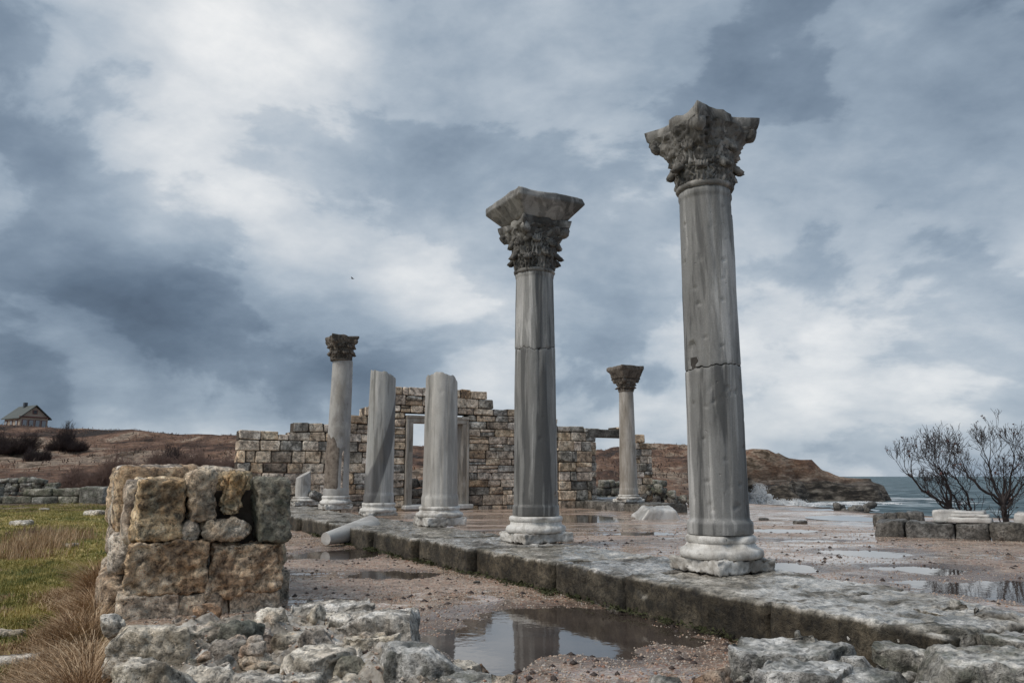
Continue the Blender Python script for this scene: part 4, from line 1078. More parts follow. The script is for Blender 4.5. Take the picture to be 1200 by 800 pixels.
# rubble at the right foot of the wall
rp = thing('rubble_heap', 'dark tumbled stone heap at the right foot of the wall, behind the white slab', 'rubble', tuple(P(s_of(765, WALLT-.5, 0), WALLT-.4, -.3)), ANG)
for q in range(34):
    w = rg.uniform(.2, .5); me = rock_me('stone', (w, w*rg.uniform(.6, 1), w*rg.uniform(.45, .8)), .12, .1, .07, 3, 500+q)
    u = rg.random(); obj('stone', me, M['darkblock'] if q % 2 else M['lowwall'], rp, (-.5+u*3.2, rg.uniform(-.7, .6), rg.uniform(.0, 1.0)*(1-u*.8)), (rg.uniform(0, 3), rg.uniform(0, 3), rg.uniform(0, 3)))
# low walls seen through the doorways
def row_wall(name, label, pts, courses, mat, blk, thick=.4, seed=0, h=.4, cat='wall'):
    """low wall of blocks along two points (x,y) at ground level"""
    rnd = random.Random(seed); (x0, y0), (x1_, y1_) = pts; L = math.hypot(x1_-x0, y1_-y0); an = math.atan2(y1_-y0, x1_-x0)
    root = thing(name, label, cat, (x0, y0, min(gz(x0, y0), gz(x1_, y1_))), an)
    z = -.05
    for c in range(courses):
        x = rnd.uniform(0, .2)*c
        while x < L-.1:
            l = min(rnd.uniform(*blk), L-x); hh = h*rnd.uniform(.85, 1.12) if c == courses-1 else h
            if c == courses-1 and rnd.random() < .12: x += l; continue
            me = rock_me('stone_block', (l-.03, thick*rnd.uniform(.9, 1.05), hh-.02), max(.07, h*.3), h*.18, h*.08, 2.2/h*.6, seed*31+int(x*10)+c)
            obj('stone_block', me, M[mat], root, (x+l/2, thick/2+rnd.uniform(-.04, .04), z+hh/2), (0, 0, R(rnd.uniform(-2, 2))))
            x += l
        z += h
    return root
row_wall('low_wall', 'dark low stone wall seen through the central doorway', (tuple(P(5.2, 34)[:2]), tuple(P(13, 34)[:2])), 3, 'darkblock', (.5, 1.0), .5, 3, .42)
row_wall('low_wall', 'low rubble wall seen through the right hand doorway', (tuple(P(17.5, 34)[:2]), tuple(P(27, 34)[:2])), 3, 'lowwall', (.3, .6), .5, 4, .38)

# ------------------------------------------------------------------ fallen pieces
fx, fy = at(378, 641, LOW); gx, gy = at(437, 634, LOW)
t = tag(obj('column_fragment', None or mesh_from('column_fragment', *(lambda: (lambda v, f: close_caps(v, f, 40, 12))(*(lambda q: q)(lathe_arr([(.12+.15*i/11, i*1.42/11) for i in range(12)], 40))))()), M['white']),
        'fallen piece of pale marble column shaft lying on the gravel against the step', 'column fragment')
t.location = (fx+.02, fy+.15, LOW+.15)
dv = Vector((gx-fx, gy+.15-fy-.15, .13)).normalized(); t.rotation_euler = dv.to_track_quat('Z', 'Y').to_euler()
sx0, sy0 = at(774, 609, navez(0, 26)+0)
o = obj('marble_slab', rock_me('marble_slab', (1.45, .9, .42), .07, .05, .03, 3, 77, skew=.1), M['white'], None, (sx0, sy0+.35, float(navez(0, sy0))+.12), (R(14), R(3), R(8)))
me = o.data; co = np.empty(len(me.vertices)*3, np.float32); me.vertices.foreach_get('co', co); co = co.reshape(-1, 3); kz = np.clip((co[:, 2]+.2)/.4, 0, 1); co[:, 0] *= 1-.38*kz; co[:, 1] *= 1-.3*kz; me.vertices.foreach_set('co', co.ravel()); me.update()
tag(o, 'white trapezoid marble slab lying on the gravel before the far step', 'marble slab')
# moss along the foot of the step: clumps
def clumps(name, pts, size, mat, kind='stuff', n=14, seed=0, flat=.5):
    rnd = np.random.RandomState(seed); V_ = []; 
    for (x, y, z) in pts:
        c = np.array((x, y, z)); r = size*rnd.uniform(.5, 1.2)
        for _ in range(n):
            p = c + rnd.randn(3)*r*np.array((.5, .5, .2*flat)); d = rnd.randn(3, 3)*r*.22; d[:, 2] = np.abs(d[:, 2])
            V_.append(p+d)
    v = np.concatenate(V_); f = np.arange(len(v)).reshape(-1, 3)
    o = obj(name, mesh_from(name, v, f, smooth=False), mat); o['kind'] = kind; return o
mp_ = []
for q in range(420):
    tt = rg.uniform(1.5, 19); e = float(edge_s(tt)); s_ = e + rg.gauss(.02, .09); p = P(s_, tt); mp_.append((p.x, p.y, LOW+.01))
clumps('moss', mp_, .09, M['moss'], n=22, seed=2)

# ------------------------------------------------------------------ near wall stub, left
TS = 8.5
def sstone(parent, px0, px1, py0, py1, t0, depth, mat, seed, amp=.03, rnd=.06, pit=.03, res=.022, name='stone_block', tilt=0, freq=3.2):
    zc = .4; sa = s_of(px0, t0, zc); sb = s_of(px1, t0, zc); y = P((sa+sb)/2, t0).y
    zt_, zb_ = zpx(py0, y), zpx(py1, y)
    me = rock_me(name, (sb-sa, depth, zt_-zb_), res, rnd*.7, amp, freq, seed, pit=pit*1.2, craggy=1.6)
    return obj(name, me, M[mat], parent, (( sa+sb)/2-S0, t0+depth/2-TS, (zt_+zb_)/2), (0, R(tilt), 0))
S0 = s_of(148, TS, .4)
stub = thing('ruined_wall', 'thick near wall stub of big pitted ochre blocks on the left, beside the dry grass', 'wall', tuple(P(S0, TS)), ANG)
sstone(stub, 154, 214, 561, 634, TS, .55, 'ochre', 1, .03, .06, .03, tilt=-1)
sstone(stub, 217, 250, 551, 613, TS+.02, .5, 'ochre', 2, .03, .09, .04, tilt=-4)
sstone(stub, 213, 231, 613, 634, TS+.04, .4, 'ochre', 3, .03, .08, .03)
sstone(stub, 259, 291, 553, 604, TS+.0, .45, 'ochre', 4, .05, .13, .09, tilt=5)
sstone(stub, 240, 290, 613, 635, TS+.03, .4, 'ochre', 5, .04, .08, .05)
sstone(stub, 300, 340, 560, 635, TS-.03, .6, 'greenst', 6, .028, .07, .02)
sstone(stub, 148, 243, 636, 696, TS-.01, .6, 'brownst', 7, .035, .05, .05)
sstone(stub, 247, 335, 636, 695, TS-.01, .6, 'brownst', 8, .04, .06, .05)
sstone(stub, 241, 250, 650, 696, TS+.05, .3, 'greyrock', 18, .02, .04, .02)
sstone(stub, 144, 214, 697, 732, TS+.0, .6, 'ochre', 9, .02, .03, .02)
sstone(stub, 216, 273, 696, 730, TS+.02, .6, 'ochre', 10, .02, .03, .02)
sstone(stub, 275, 332, 694, 726, TS+.01, .6, 'ochre', 11, .02, .03, .02)
# masonry behind the face: left side and top
for (s0_, s1_, t0_, t1_, z0_, z1_, mt, sd) in (
    (-.13, .7, .57, 1.5, .42, 1.10, 'brownst', 21), (.75, 1.25, .5, 1.2, .5, 1.08, 'ochre', 22), (1.2, 1.55, .6, 1.3, .42, .97, 'greyrock', 23),
    (-.06, .5, .30, .62, .35, .98, 'brownst', 36),
    (-.15, .62, 1.55, 2.6, .42, 1.16, 'brownst', 24), (.66, 1.3, 1.3, 2.3, .42, 1.10, 'ochre', 25), (-.2, .9, 2.65, 3.7, .42, 1.12, 'brownst', 26), (.95, 1.6, 2.4, 3.4, .42, 1.0, 'ochre', 27),
    (-.12, .9, .62, 1.8, -.02, .41, 'brownst', 28), (-.14, .9, 1.82, 3.0, -.02, .41, 'brownst', 29), (-.18, .9, 3.02, 4.0, -.02, .41, 'brownst', 30),
    (-.18, .9, .5, 1.9, -.5, -.03, 'brownst', 31), (-.2, .9, 1.92, 3.3, -.5, -.03, 'brownst', 32), (.92, 1.68, .62, 2.2, -.02, .41, 'ochre', 33), (.92, 1.68, 2.25, 3.9, -.02, .41, 'ochre', 34), (.92, 1.75, .62, 3.3, -.5, -.03, 'ochre', 35),
    (.05, 1.5, .45, .6, -.1, .9, 'mortar', 0)):
    if mt == 'mortar':
        put('joint_mortar', stub, M['mortar'], (s0_, t0_-.15, z0_-.3), (s1_, t1_, z1_-.05), .01, .01); continue
    me = rock_me('stone_block', (s1_-s0_-.02, t1_-t0_-.02, z1_-z0_-.02), .05, .07, .04, 2.6, sd, pit=.05)
    obj('stone_block', me, M[mt], stub, ((s0_+s1_)/2, (t0_+t1_)/2, (z0_+z1_)/2), (0, 0, 0))

# ------------------------------------------------------------------ ruined footing in the foreground
def place_rock(parent, px0, px1, py0, py1, z, mat, seed, amp=.05, rnd=.5, depth=None, pit=.03, layer=0, name='stone', thick=None, rz=0, ry=0, rx=0, lift=0.0, labels=None):
    """a rock whose outline fills the pixel box, resting about level z"""
    yb = at((px0+px1)/2, py1, z)[1]
    yt_ = at((px0+px1)/2, py0, z)[1]
    w = xpx(px1, yb, z) - xpx(px0, yb, z)
    full = yt_-yb
    dp = depth if depth else min(max(w*.75, .12), full*1.0 if full > .15 else w)
    ym = yb + dp/2
    th = thick if thick else max(.08, (py1-py0)/F*ym*.8)
    x = xpx((px0+px1)/2, ym, z)
    loc = Vector((x, ym, z + lift + .03))
    r_ = min(w, dp, th)*rnd
    res = .015 if w < .35 else .02
    me = rock_me(name, (w*1.12, dp*1.1, th*1.1), res, r_*.6, amp*.55*min(1, w*1.8), 3.8, seed, pit=pit*1.2, layer=layer, cut=18 if rnd > .42 else 10, craggy=.7, cz=.8 if rnd > .42 else .3)
    if parent:
        loc = parent.matrix_basis.inverted() @ loc
        o = obj(name, me, M[mat], parent, loc, (R(rx), R(ry), R(rz)-ANG))
    else: o = obj(name, me, M[mat], None, loc, (R(rx), R(ry), R(rz)))
    return o
foot = thing('wall_footing', 'low ruined footing of pale pitted stones in the left foreground, before the wall stub', 'ruin', tuple(P(.1, 6, -.4)), ANG)
foot.matrix_basis = Matrix.Translation(P(.1, 6, -.4)) @ Matrix.Rotation(ANG, 4, 'Z')
ROCKS = [  # px0 px1 py0 py1 z mat amp round layer rz
 (126, 222, 714, 772, -.13, 'pale', .035, .35, .0, 14), (132, 226, 762, 826, -.12, 'pale', .04, .35, 0, 8), (118, 148, 708, 742, -.14, 'pale', .03, .45, 0, 20),
 (122, 152, 738, 790, -.26, 'rubble', .04, .4, 0, 20), (122, 160, 790, 850, -.26, 'rubble', .04, .4, 0, 20),
 (214, 270, 718, 756, -.17, 'rubble', .06, .7, 0, 10), (257, 308, 704, 754, -.13, 'greenst', .05, .75, 0, -15), (292, 342, 704, 736, -.17, 'pale', .05, .5, 0, 30),
 (222, 294, 746, 786, -.20, 'rubble', .06, .5, .0, 5), (218, 282, 776, 816, -.19, 'pale', .06, .5, 0, 0),
 (270, 326, 762, 790, -.20, 'rubble', .05, .6, 0, 12), (314, 356, 738, 768, -.22, 'pale', .05, .4, 0, 12), (318, 352, 722, 744, -.22, 'rubble', .05, .6, 0, 40),
 (342, 396, 728, 774, -.18, 'rubble', .07, .7, 0, 25), (330, 452, 702, 732, -.21, 'pale', .04, .35, .0, 4), (372, 506, 710, 752, -.20, 'pale', .045, .35, .0, -6),
 (396, 470, 740, 774, -.21, 'pale', .05, .35, 0, -6),
 (322, 410, 758, 802, -.19, 'pale', .06, .4, .0, 12), (385, 442, 756, 800, -.17, 'greenst', .06, .75, 0, 0), (322, 390, 786, 828, -.18, 'pale', .05, .4, 0, 0),
 (430, 552, 744, 815, -.20, 'greyrock', .045, .4, .0, 8), (378, 436, 788, 828, -.18, 'pale', .05, .4, 0, 0), (480, 560, 776, 812, -.24, 'pale', .04, .4, 0, 4), (500, 605, 780, 840, -.22, 'greyrock', .04, .4, 0, -5),
 (264, 332, 784, 832, -.18, 'pale', .05, .4, 0, -5), (228, 262, 704, 726, -.17, 'orange', .05, .6, 0, 20)]
for i, (a, b_, c, d, z, mt, am, rn, ly, rz) in enumerate(ROCKS):
    place_rock(foot, a, b_, c, d, z, mt, 100+i, am, rn, layer=ly, rz=rz, pit=.035)
rr = random.Random(77)
for q in range(110):                    # smaller stones filling between
    s_ = rr.uniform(.2, 2.4); t_ = rr.uniform(3.6, 6.9); p = P(s_, t_); w = rr.uniform(.06, .2)**1.0
    me = rock_me('stone', (w, w*rr.uniform(.7, 1), w*rr.uniform(.5, .8)), .022, w*.12, .03, 6, 700+q, pit=.015, cut=12)
    lp = foot.matrix_basis.inverted() @ Vector((p.x, p.y, gz(p.x, p.y)+w*.06))
    obj('stone', me, M[rr.choice(['rubble', 'pale', 'rubble', 'pale', 'orange', 'greyrock'])], foot, lp, (rr.uniform(-.4, .4), rr.uniform(-.4, .4), rr.uniform(0, 3)))
o = place_rock(None, 281, 319, 738, 768, -.10, 'orange', 181, .06, .7, rz=20); tag(o, 'small tan orange loose rock lying on top of the left foreground stones', 'rock')
o = place_rock(None, 266, 292, 741, 758, -.12, 'brownst', 182, .05, .7, rz=-20); tag(o, 'small brown loose rock touching the left side of the tan orange rock', 'rock')

foot2 = thing('wall_footing', 'wet grey ruined footing of flat boulders across the right foreground', 'ruin', tuple(P(4, 2, -.3)), ANG)
foot2.matrix_basis = Matrix.Translation(P(4, 2, -.3)) @ Matrix.Rotation(ANG, 4, 'Z')
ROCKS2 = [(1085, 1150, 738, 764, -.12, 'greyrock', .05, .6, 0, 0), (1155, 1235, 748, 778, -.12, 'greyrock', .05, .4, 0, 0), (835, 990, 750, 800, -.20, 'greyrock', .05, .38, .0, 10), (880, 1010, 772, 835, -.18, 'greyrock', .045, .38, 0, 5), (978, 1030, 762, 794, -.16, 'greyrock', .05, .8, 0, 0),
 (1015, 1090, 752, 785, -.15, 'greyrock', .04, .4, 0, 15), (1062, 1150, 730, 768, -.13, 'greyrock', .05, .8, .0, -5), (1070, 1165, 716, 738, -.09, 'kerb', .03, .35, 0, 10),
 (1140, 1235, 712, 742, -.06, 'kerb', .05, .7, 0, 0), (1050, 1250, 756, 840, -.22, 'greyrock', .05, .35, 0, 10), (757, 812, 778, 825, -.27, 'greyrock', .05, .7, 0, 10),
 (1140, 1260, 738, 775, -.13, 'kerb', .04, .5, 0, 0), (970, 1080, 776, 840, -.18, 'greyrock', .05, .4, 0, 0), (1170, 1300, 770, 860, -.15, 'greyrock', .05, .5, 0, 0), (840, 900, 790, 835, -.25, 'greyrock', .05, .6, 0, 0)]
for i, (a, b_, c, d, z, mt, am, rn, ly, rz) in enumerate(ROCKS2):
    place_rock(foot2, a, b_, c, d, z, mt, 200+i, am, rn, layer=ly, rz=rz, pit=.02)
for q in range(60):
    px = rr.uniform(860, 1250); py = rr.uniform(745, 830) - (px-860)*.06; x, y = at(px, py, -.15); w = rr.uniform(.05, .15)
    me = rock_me('stone', (w, w*rr.uniform(.7, 1), w*rr.uniform(.5, .8)), .025, w*.12, .03, 6, 900+q, cut=12)
    lp = foot2.matrix_basis.inverted() @ Vector((x, y, max(gz(x, y), -.2)+w*.1)); obj('stone', me, M['greyrock'], foot2, lp, (rr.uniform(-.4, .4), 0, rr.uniform(0, 3)))
o = place_rock(None, 806, 863, 772, 815, -.2, 'orange', 281, .06, .65, rz=10); tag(o, 'tan orange rock at the bottom edge, left end of the grey boulders', 'rock')

# ------------------------------------------------------------------ right: low block wall, marble pieces
zr = -.17
ax_, ay_ = at(1024, 633, zr); bx_, by_ = at(1204, 641, zr)
dxx, dyy = bx_-ax_, by_-ay_; Lw = math.hypot(dxx, dyy); anw = math.atan2(dyy, dxx)
lw = thing('low_wall', 'low wall of long dark weathered blocks on the right, before the bare trees', 'wall', (ax_, ay_, zr), anw)
cuts = [0, (1063-1024)/176, (1122-1024)/176, (1162-1024)/176, 1.0, 1.28, 1.6]
for i in range(len(cuts)-1):
    a, b_ = cuts[i]*Lw, cuts[i+1]*Lw
    obj('stone_block', rock_me('stone_block', (b_-a-.02, .55, .33), .04, .06, .03, 3, 320+i, pit=.02), M['darkblock'], lw, ((a+b_)/2, .28, .20), (0, R(random.uniform(-1, 1)), R(random.uniform(-1, 1))))
    obj('footing_stone', rock_me('footing_stone', (b_-a-.06, .5, .16), .05, .05, .03, 3, 340+i), M['darkblock'], lw, ((a+b_)/2, .32, -.01))
def on_wall(px, py, w, d, h, mat, seed, label, rz=0, off=.3, cat='marble block', steps=None):
    u = (px-1024)/176*Lw
    p = Vector((ax_, ay_, 0)) + Vector((math.cos(anw), math.sin(anw), 0))*u + Vector((-math.sin(anw), math.cos(anw), 0))*off
    if steps:
        t = thing('moulded_marble', label, cat, (p.x, p.y, zr+.365), anw+R(rz)); z = 0
        for (w_, d_, h_) in steps:
            obj('moulding', rock_me('moulding', (w_, d_, h_), .03, .02, .01, 5, seed+int(z*100)), M[mat], t, (0, 0, z+h_/2)); z += h_-.003
    else:
        o = obj('marble_block', rock_me('marble_block', (w, d, h), .03, .03, .02, 4, seed), M[mat], None, (p.x, p.y, zr+.365+h/2), (0, 0, anw+R(rz)))
        tag(o, label, cat)
on_wall(1110, 0, .40, .35, .22, 'white', 401, 'plain pale marble block on the low wall, left of the moulded base', 4, .33)
on_wall(1140, 0, 0, 0, 0, 'white', 402, 'moulded pale marble base lying on the low wall between the tree trunks', 0, .30, 'marble base', steps=[(.66, .5, .09), (.58, .44, .06), (.46, .34, .06)])
on_wall(1206, 0, .45, .4, .2, 'white', 403, 'pale marble fragment on the low wall at the right edge, past the last trunk', -5, .3)
rw_a = at(1040, 618, zr-.05); rw_b = at(1102, 618, zr-.05)
row_wall('low_wall', 'dark rubble course behind the left end of the low block wall', ((rw_a[0], rw_a[1]+.5), (rw_b[0], rw_b[1]+.5)), 1, 'darkblock', (.2, .45), .4, 9, .40)

# ------------------------------------------------------------------ trees
def make_tree(label, loc, limbs, seed, height, group=None, depthmax=7):
    rnd = random.Random(seed)
    root = thing('bare_tree', label, 'tree', loc, 0, 'bare trees behind the low wall')
    parts = {'trunk': ([], []), 'branches': ([], []), 'leaves': ([], [])}
    def add(kind, V_, F_):
        v, f = parts[kind]; b0 = len(v); v += [tuple(q) for q in V_]; f += [tuple(b0+i for i in q) for q in F_]
    def grow(p, d, L, r, depth, kind):
        n = 5; pts = [p]; rad = [r]; q = p.copy(); dd = d.copy()
        for i in range(n):
            dd = (dd + Vector((rnd.gauss(0, .13), rnd.gauss(0, .13), rnd.gauss(.045, .10)))).normalized()
            q = q + dd*(L/n); pts.append(q.copy()); rad.append(r*(1-.45*(i+1)/n))
        rad = [max(q_, .0030) for q_ in rad]
        V_, F_ = tube_arr(pts, rad, 7 if depth < 2 else (5 if depth < 4 else 3)); add(kind, V_, F_)
        if depth >= depthmax or r < .0009:
            if rnd.random() < .08:
                for _ in range(rnd.randint(1, 3)):
                    c = q + Vector([rnd.gauss(0, .025) for _ in range(3)]); e = [Vector([rnd.gauss(0, .016) for _ in range(3)]) for _ in range(4)]
                    add('leaves', [c+w for w in e], [(0, 1, 2, 3)])
            return
        nc = rnd.choice((2, 2, 3)) if depth < 5 else 2
        for k in range(nc):
            ax = Vector([rnd.gauss(0, 1) for _ in range(3)]).normalized(); an = rnd.uniform(.3, .75)
            nd = (Matrix.Rotation(an, 3, dd.cross(ax).normalized()) @ dd); nd = (nd + Vector((0, 0, .12))).normalized()
            st = pts[-1] if k == 0 else pts[rnd.randint(2, n)]
            grow(st, nd, L*rnd.uniform(.66, .90), rad[-1]*(.9 if k == 0 else .68), depth+1, 'branches')
    for (pts, r0, r1, L, first) in limbs:
        pts = [Vector(q)*height for q in pts]; m = len(pts)
        # smooth the poly line
        fine = []
        for i in range(m-1):
            for k in range(4): fine.append(pts[i].lerp(pts[i+1], k/4) + Vector([rnd.gauss(0, .006)*height for _ in range(3)])*(1 if k else 0))
        fine.append(pts[-1]); r0 *= 1.0; r1 *= .9; rr_ = [r0+(r1-r0)*i/(len(fine)-1) for i in range(len(fine))]
        V_, F_ = tube_arr(fine, rr_, 9 if first else 7); add('trunk' if first else 'branches', V_, F_)
        dd = (pts[-1]-pts[-2]).normalized()
        for k in range(3):
            nd = (dd + Vector([rnd.gauss(0, .38) for _ in range(3)])).normalized(); grow(fine[-1], nd, L*height*rnd.uniform(.8, 1.1), r1*.85, 2, 'branches')
        if not first or len(fine) > 9:
            for i in range(3, len(fine)-1, 2):
                nd = (dd*.6 + Vector([rnd.gauss(0, .6), rnd.gauss(0, .6), rnd.uniform(.1, .9)])).normalized(); grow(fine[i], nd, L*height*rnd.uniform(.55, .95), rr_[i]*.5, 3, 'branches')
    for k, mt in (('trunk', 'bark'), ('branches', 'twig'), ('leaves', 'redleaf')):
        v, f = parts[k]
        if v:
            o = obj(k, mesh_from(k, v, f), M[mt], root)
            if k == 'leaves': o['kind'] = 'stuff'
    return root
tz = -.12
tx, ty = at(1143, 617, tz); ty = 15.0; tx = xpx(1142, ty, 0)
H1 = 1.52
make_tree('left bare tree, its trunk leaning to the left behind the low block wall', (tx, ty, tz), [
    ([(0, 0, -.1), (-.04, .0, .13), (-.13, 0, .24), (-.26, .02, .34)], .062, .042, .2, True),
    ([(-.26, .02, .34), (-.42, .04, .46), (-.60, .02, .56), (-.72, 0, .72)], .032, .014, .17, False),
    ([(-.26, .02, .34), (-.28, -.05, .55), (-.36, -.06, .75)], .03, .014, .2, False),
    ([(-.08, .0, .18), (.02, .06, .34), (.0, .08, .52), (-.10, .1, .70)], .030, .014, .22, False),
    ([(-.14, 0, .25), (-.14, .1, .45), (-.22, .14, .62)], .024, .012, .2, False)], 4, H1)
ty2 = 14.3; tx2 = xpx(1181, ty2, 0)
make_tree('right bare tree with an upright trunk and wide crown reaching past the right edge', (tx2, ty2, tz), [
    ([(.02, 0, -.1), (.01, .0, .12), (-.02, 0, .30), (-.02, .0, .40)], .062, .048, .2, True),
    ([(-.02, 0, .40), (-.14, -.03, .52), (-.30, -.03, .60), (-.42, 0, .78)], .032, .014, .17, False),
    ([(-.02, 0, .40), (-.06, .06, .60), (-.10, .06, .85)], .032, .014, .2, False),
    ([(-.02, 0, .40), (.08, 0, .58), (.10, -.05, .80)], .032, .014, .2, False),
    ([(-.02, 0, .38), (.12, .05, .45), (.26, .05, .62)], .026, .012, .2, False)], 11, H1)

# ------------------------------------------------------------------ left: grass field, low walls, shrubs, house
row_wall('low_wall', 'grey green two course block wall across the grass on the left', (tuple(at(-30, 584, -.06)), tuple(at(93, 584, -.06))), 2, 'lowwall', (.8, 1.5), .6, 5, .40)
qx, qy = at(109, 584, -.06)
o = obj('stone_block', rock_me('stone_block', (1.25, .7, .85), .1, .06, .03, 1.6, 88), M['lowwall'], None, (qx, qy+.2, gz(qx, qy)+.36), (0, 0, R(-3))); tag(o, 'single large grey block closing the right end of the grass field wall', 'stone block')
y_r = 52; 
def row_far(px0, px1, y, n, label, h=.32):
    root = thing('rubble_wall', label, 'wall', (xpx(px0, y, .5), y, gz(xpx(px0, y, .5), y)), 0); rnd = random.Random(9)
    L = xpx(px1, y, .5)-xpx(px0, y, .5)
    for c in range(n):
        x = 0
        while x < L*(1-.12*c*rnd.random()):
            l = rnd.uniform(.3, .7); gz_ = gz(root.location.x+x, y)-root.location.z
            obj('stone', rock_me('stone', (l, .5, h*rnd.uniform(.8, 1.2)), .12, .1, .06, 3, c*100+int(x*7)), M['lowwall'], root, (x, rnd.uniform(-.1, .1), gz_+c*h*.85+.1), (0, R(rnd.uniform(-8, 8)), 0)); x += l
row_far(-10, 78, 48, 4, 'farther tumbled dry stone wall on the slope below the house')
sqx = at(55, 587, -.1)
for (px, py, w, lab) in ((58, 584, .9, 'flat pale stone lying in the grass close under the field wall'), (51, 600, .35, 'small dark stone in the middle of the grass field'), (24, 617, .55, 'flat grey stone in the grass at the far left'),
                    (111, 608, .62, 'rounded grey stone in the grass near the wall stub'), (81, 636, .3, 'small pale stone in the grass left of the dry weeds'), (10, 745, .28, 'white stone at the left edge of the foreground grass'), (24, 775, .36, 'pale flat rock at the bottom left, half sunk in the grass')):
    x, y = at(px, py, -.35 if py < 700 else -.53); z = gz(x, y)
    o = obj('stone', rock_me('stone', (w, w*.6, w*.3), .04, w*.12, .03, 3, px), M['pale'], None, (x, y, z+w*.08), (0, 0, random.uniform(-.3, .3))); tag(o, lab, 'stone', 'stones lying in the grass')

def blades(name, pts, h, w, mat, lean=.35, seed=0, nb=1):
    rnd = np.random.RandomState(seed); n = len(pts); pts = np.asarray(pts)
    hh = h*(.5+rnd.rand(n)); an = rnd.rand(n)*2*math.pi; la = rnd.rand(n)*2*math.pi; le = lean*hh*rnd.rand(n)*1.6
    dx, dy = np.cos(an)*w*.5, np.sin(an)*w*.5; lx, ly = np.cos(la)*le, np.sin(la)*le
    a = pts - np.stack([dx, dy, dx*0], 1); b = pts + np.stack([dx, dy, dx*0], 1)
    c = pts + np.stack([lx*.35-dx*.7, ly*.35-dy*.7, hh*.6], 1); d = pts + np.stack([lx*.35+dx*.7, ly*.35+dy*.7, hh*.6], 1)
    e = pts + np.stack([lx, ly, hh*(1-.25*(le/hh)**2)], 1)
    v = np.stack([a, b, c, d, e], 1).reshape(-1, 3); k = np.arange(n)[:, None]*5
    f = np.concatenate([k+np.array([[0, 1, 3]]), k+np.array([[0, 3, 2]]), k+np.array([[2, 3, 4]])]).astype(np.int32)
    o = obj(name, mesh_from(name, v, f, smooth=False), mat); o['kind'] = 'stuff'; return o
rn = np.random.RandomState(4)
def field(n, y0, y1, pw=1.0):
    y = y0 + (y1-y0)*rn.rand(n)**pw; s1 = rn.rand(n)
    x1 = (GS0 - y*ny_)/nx_ - .02; x0 = -.70*y - .6
    x = x0 + (x1-x0)*s1; return x, y
x, y = field(60000, 3.8, 14, 1.2); z = gza(x, y)
nz_ = fbm2(x, y, .9, 3, 90); gmask = nz_ < .12
blades('grass', np.stack([x, y, z], 1)[gmask], .055, .008, M['grass'], .5, 1)
blades('dry_grass', np.stack([x, y, z], 1)[~gmask], .045, .006, M['straw'], .7, 2)
x, y = field(45000, 13, 36); z = gza(x, y); blades('grass', np.stack([x, y, z], 1), .05, .02, M['grass'], .5, 3)
# bank of dry weeds against the footing and the stub
tt = 3.5 + 8.5*rn.rand(42000)**.9; off = np.abs(rn.randn(42000))*.28 + .03
s_ = GS0 - .08 - off; x = s_*nx_ - tt*ny_; y = s_*ny_ + tt*nx_; keep = fbm2(x, y, 1.6, 3, 95) > -.12 + .0*off
x, y, off = x[keep], y[keep], off[keep]; z = gza(x, y)
def weeds(name, x, y, z, off, mat, seed):
    rnd = np.random.RandomState(seed); n = len(x); hh = (.29*np.exp(-off/.34)+.07)*(.5+.8*rnd.rand(n)) * (1+.9*np.clip(fbm2(x, y, 1.2, 2, 96), -.4, .6))
    an = rnd.rand(n)*2*math.pi; la = rnd.rand(n)*2*math.pi; le = hh*rnd.rand(n)*1.35
    w = .0042; p = np.stack([x, y, z], 1); V_ = []
    dx, dy = np.cos(an)*w, np.sin(an)*w
    cols = []
    for fr in (0, .4, .75, 1.0):
        q = p + np.stack([np.cos(la)*le*fr**1.7, np.sin(la)*le*fr**1.7, hh*(fr-.18*fr**3)], 1); sc = 1-.6*fr
        cols += [q - np.stack([dx*sc, dy*sc, dx*0], 1), q + np.stack([dx*sc, dy*sc, dx*0], 1)]
    v = np.stack(cols, 1).reshape(-1, 3); k = np.arange(n)[:, None]*8
    f = np.concatenate([k+np.array([[a, a+1, a+3, a+2]]) for a in (0, 2, 4)]).astype(np.int32)
    o = obj(name, mesh_from(name, v, f, smooth=False), mat); o['kind'] = 'stuff'
M['weed'] = blade_mat('brown weed stalks', (.10, .055, .03), (.24, .14, .07), (.38, .26, .15), 3.5)
q_ = rn.rand(len(x)) < .28
weeds('dry_weeds', x[~q_], y[~q_], z[~q_], off[~q_], M['straw'], 5)
weeds('dry_weeds', x[q_], y[q_], z[q_], off[q_], M['weed'], 6)
# clumps of dead stalks in the field
for (px, py, n, hh) in ((38, 640, 900, .30), (22, 648, 500, .25), (75, 632, 500, .26), (45, 628, 300, .22)):
    cx, cy = at(px, py, -.38); xx = cx + rn.randn(n)*.35; yy = cy + rn.randn(n)*.22; blades('dead_stalks', np.stack([xx, yy, gza(xx, yy)], 1), hh, .012, M['straw'] if n > 400 else M['shrub'], .4, n)

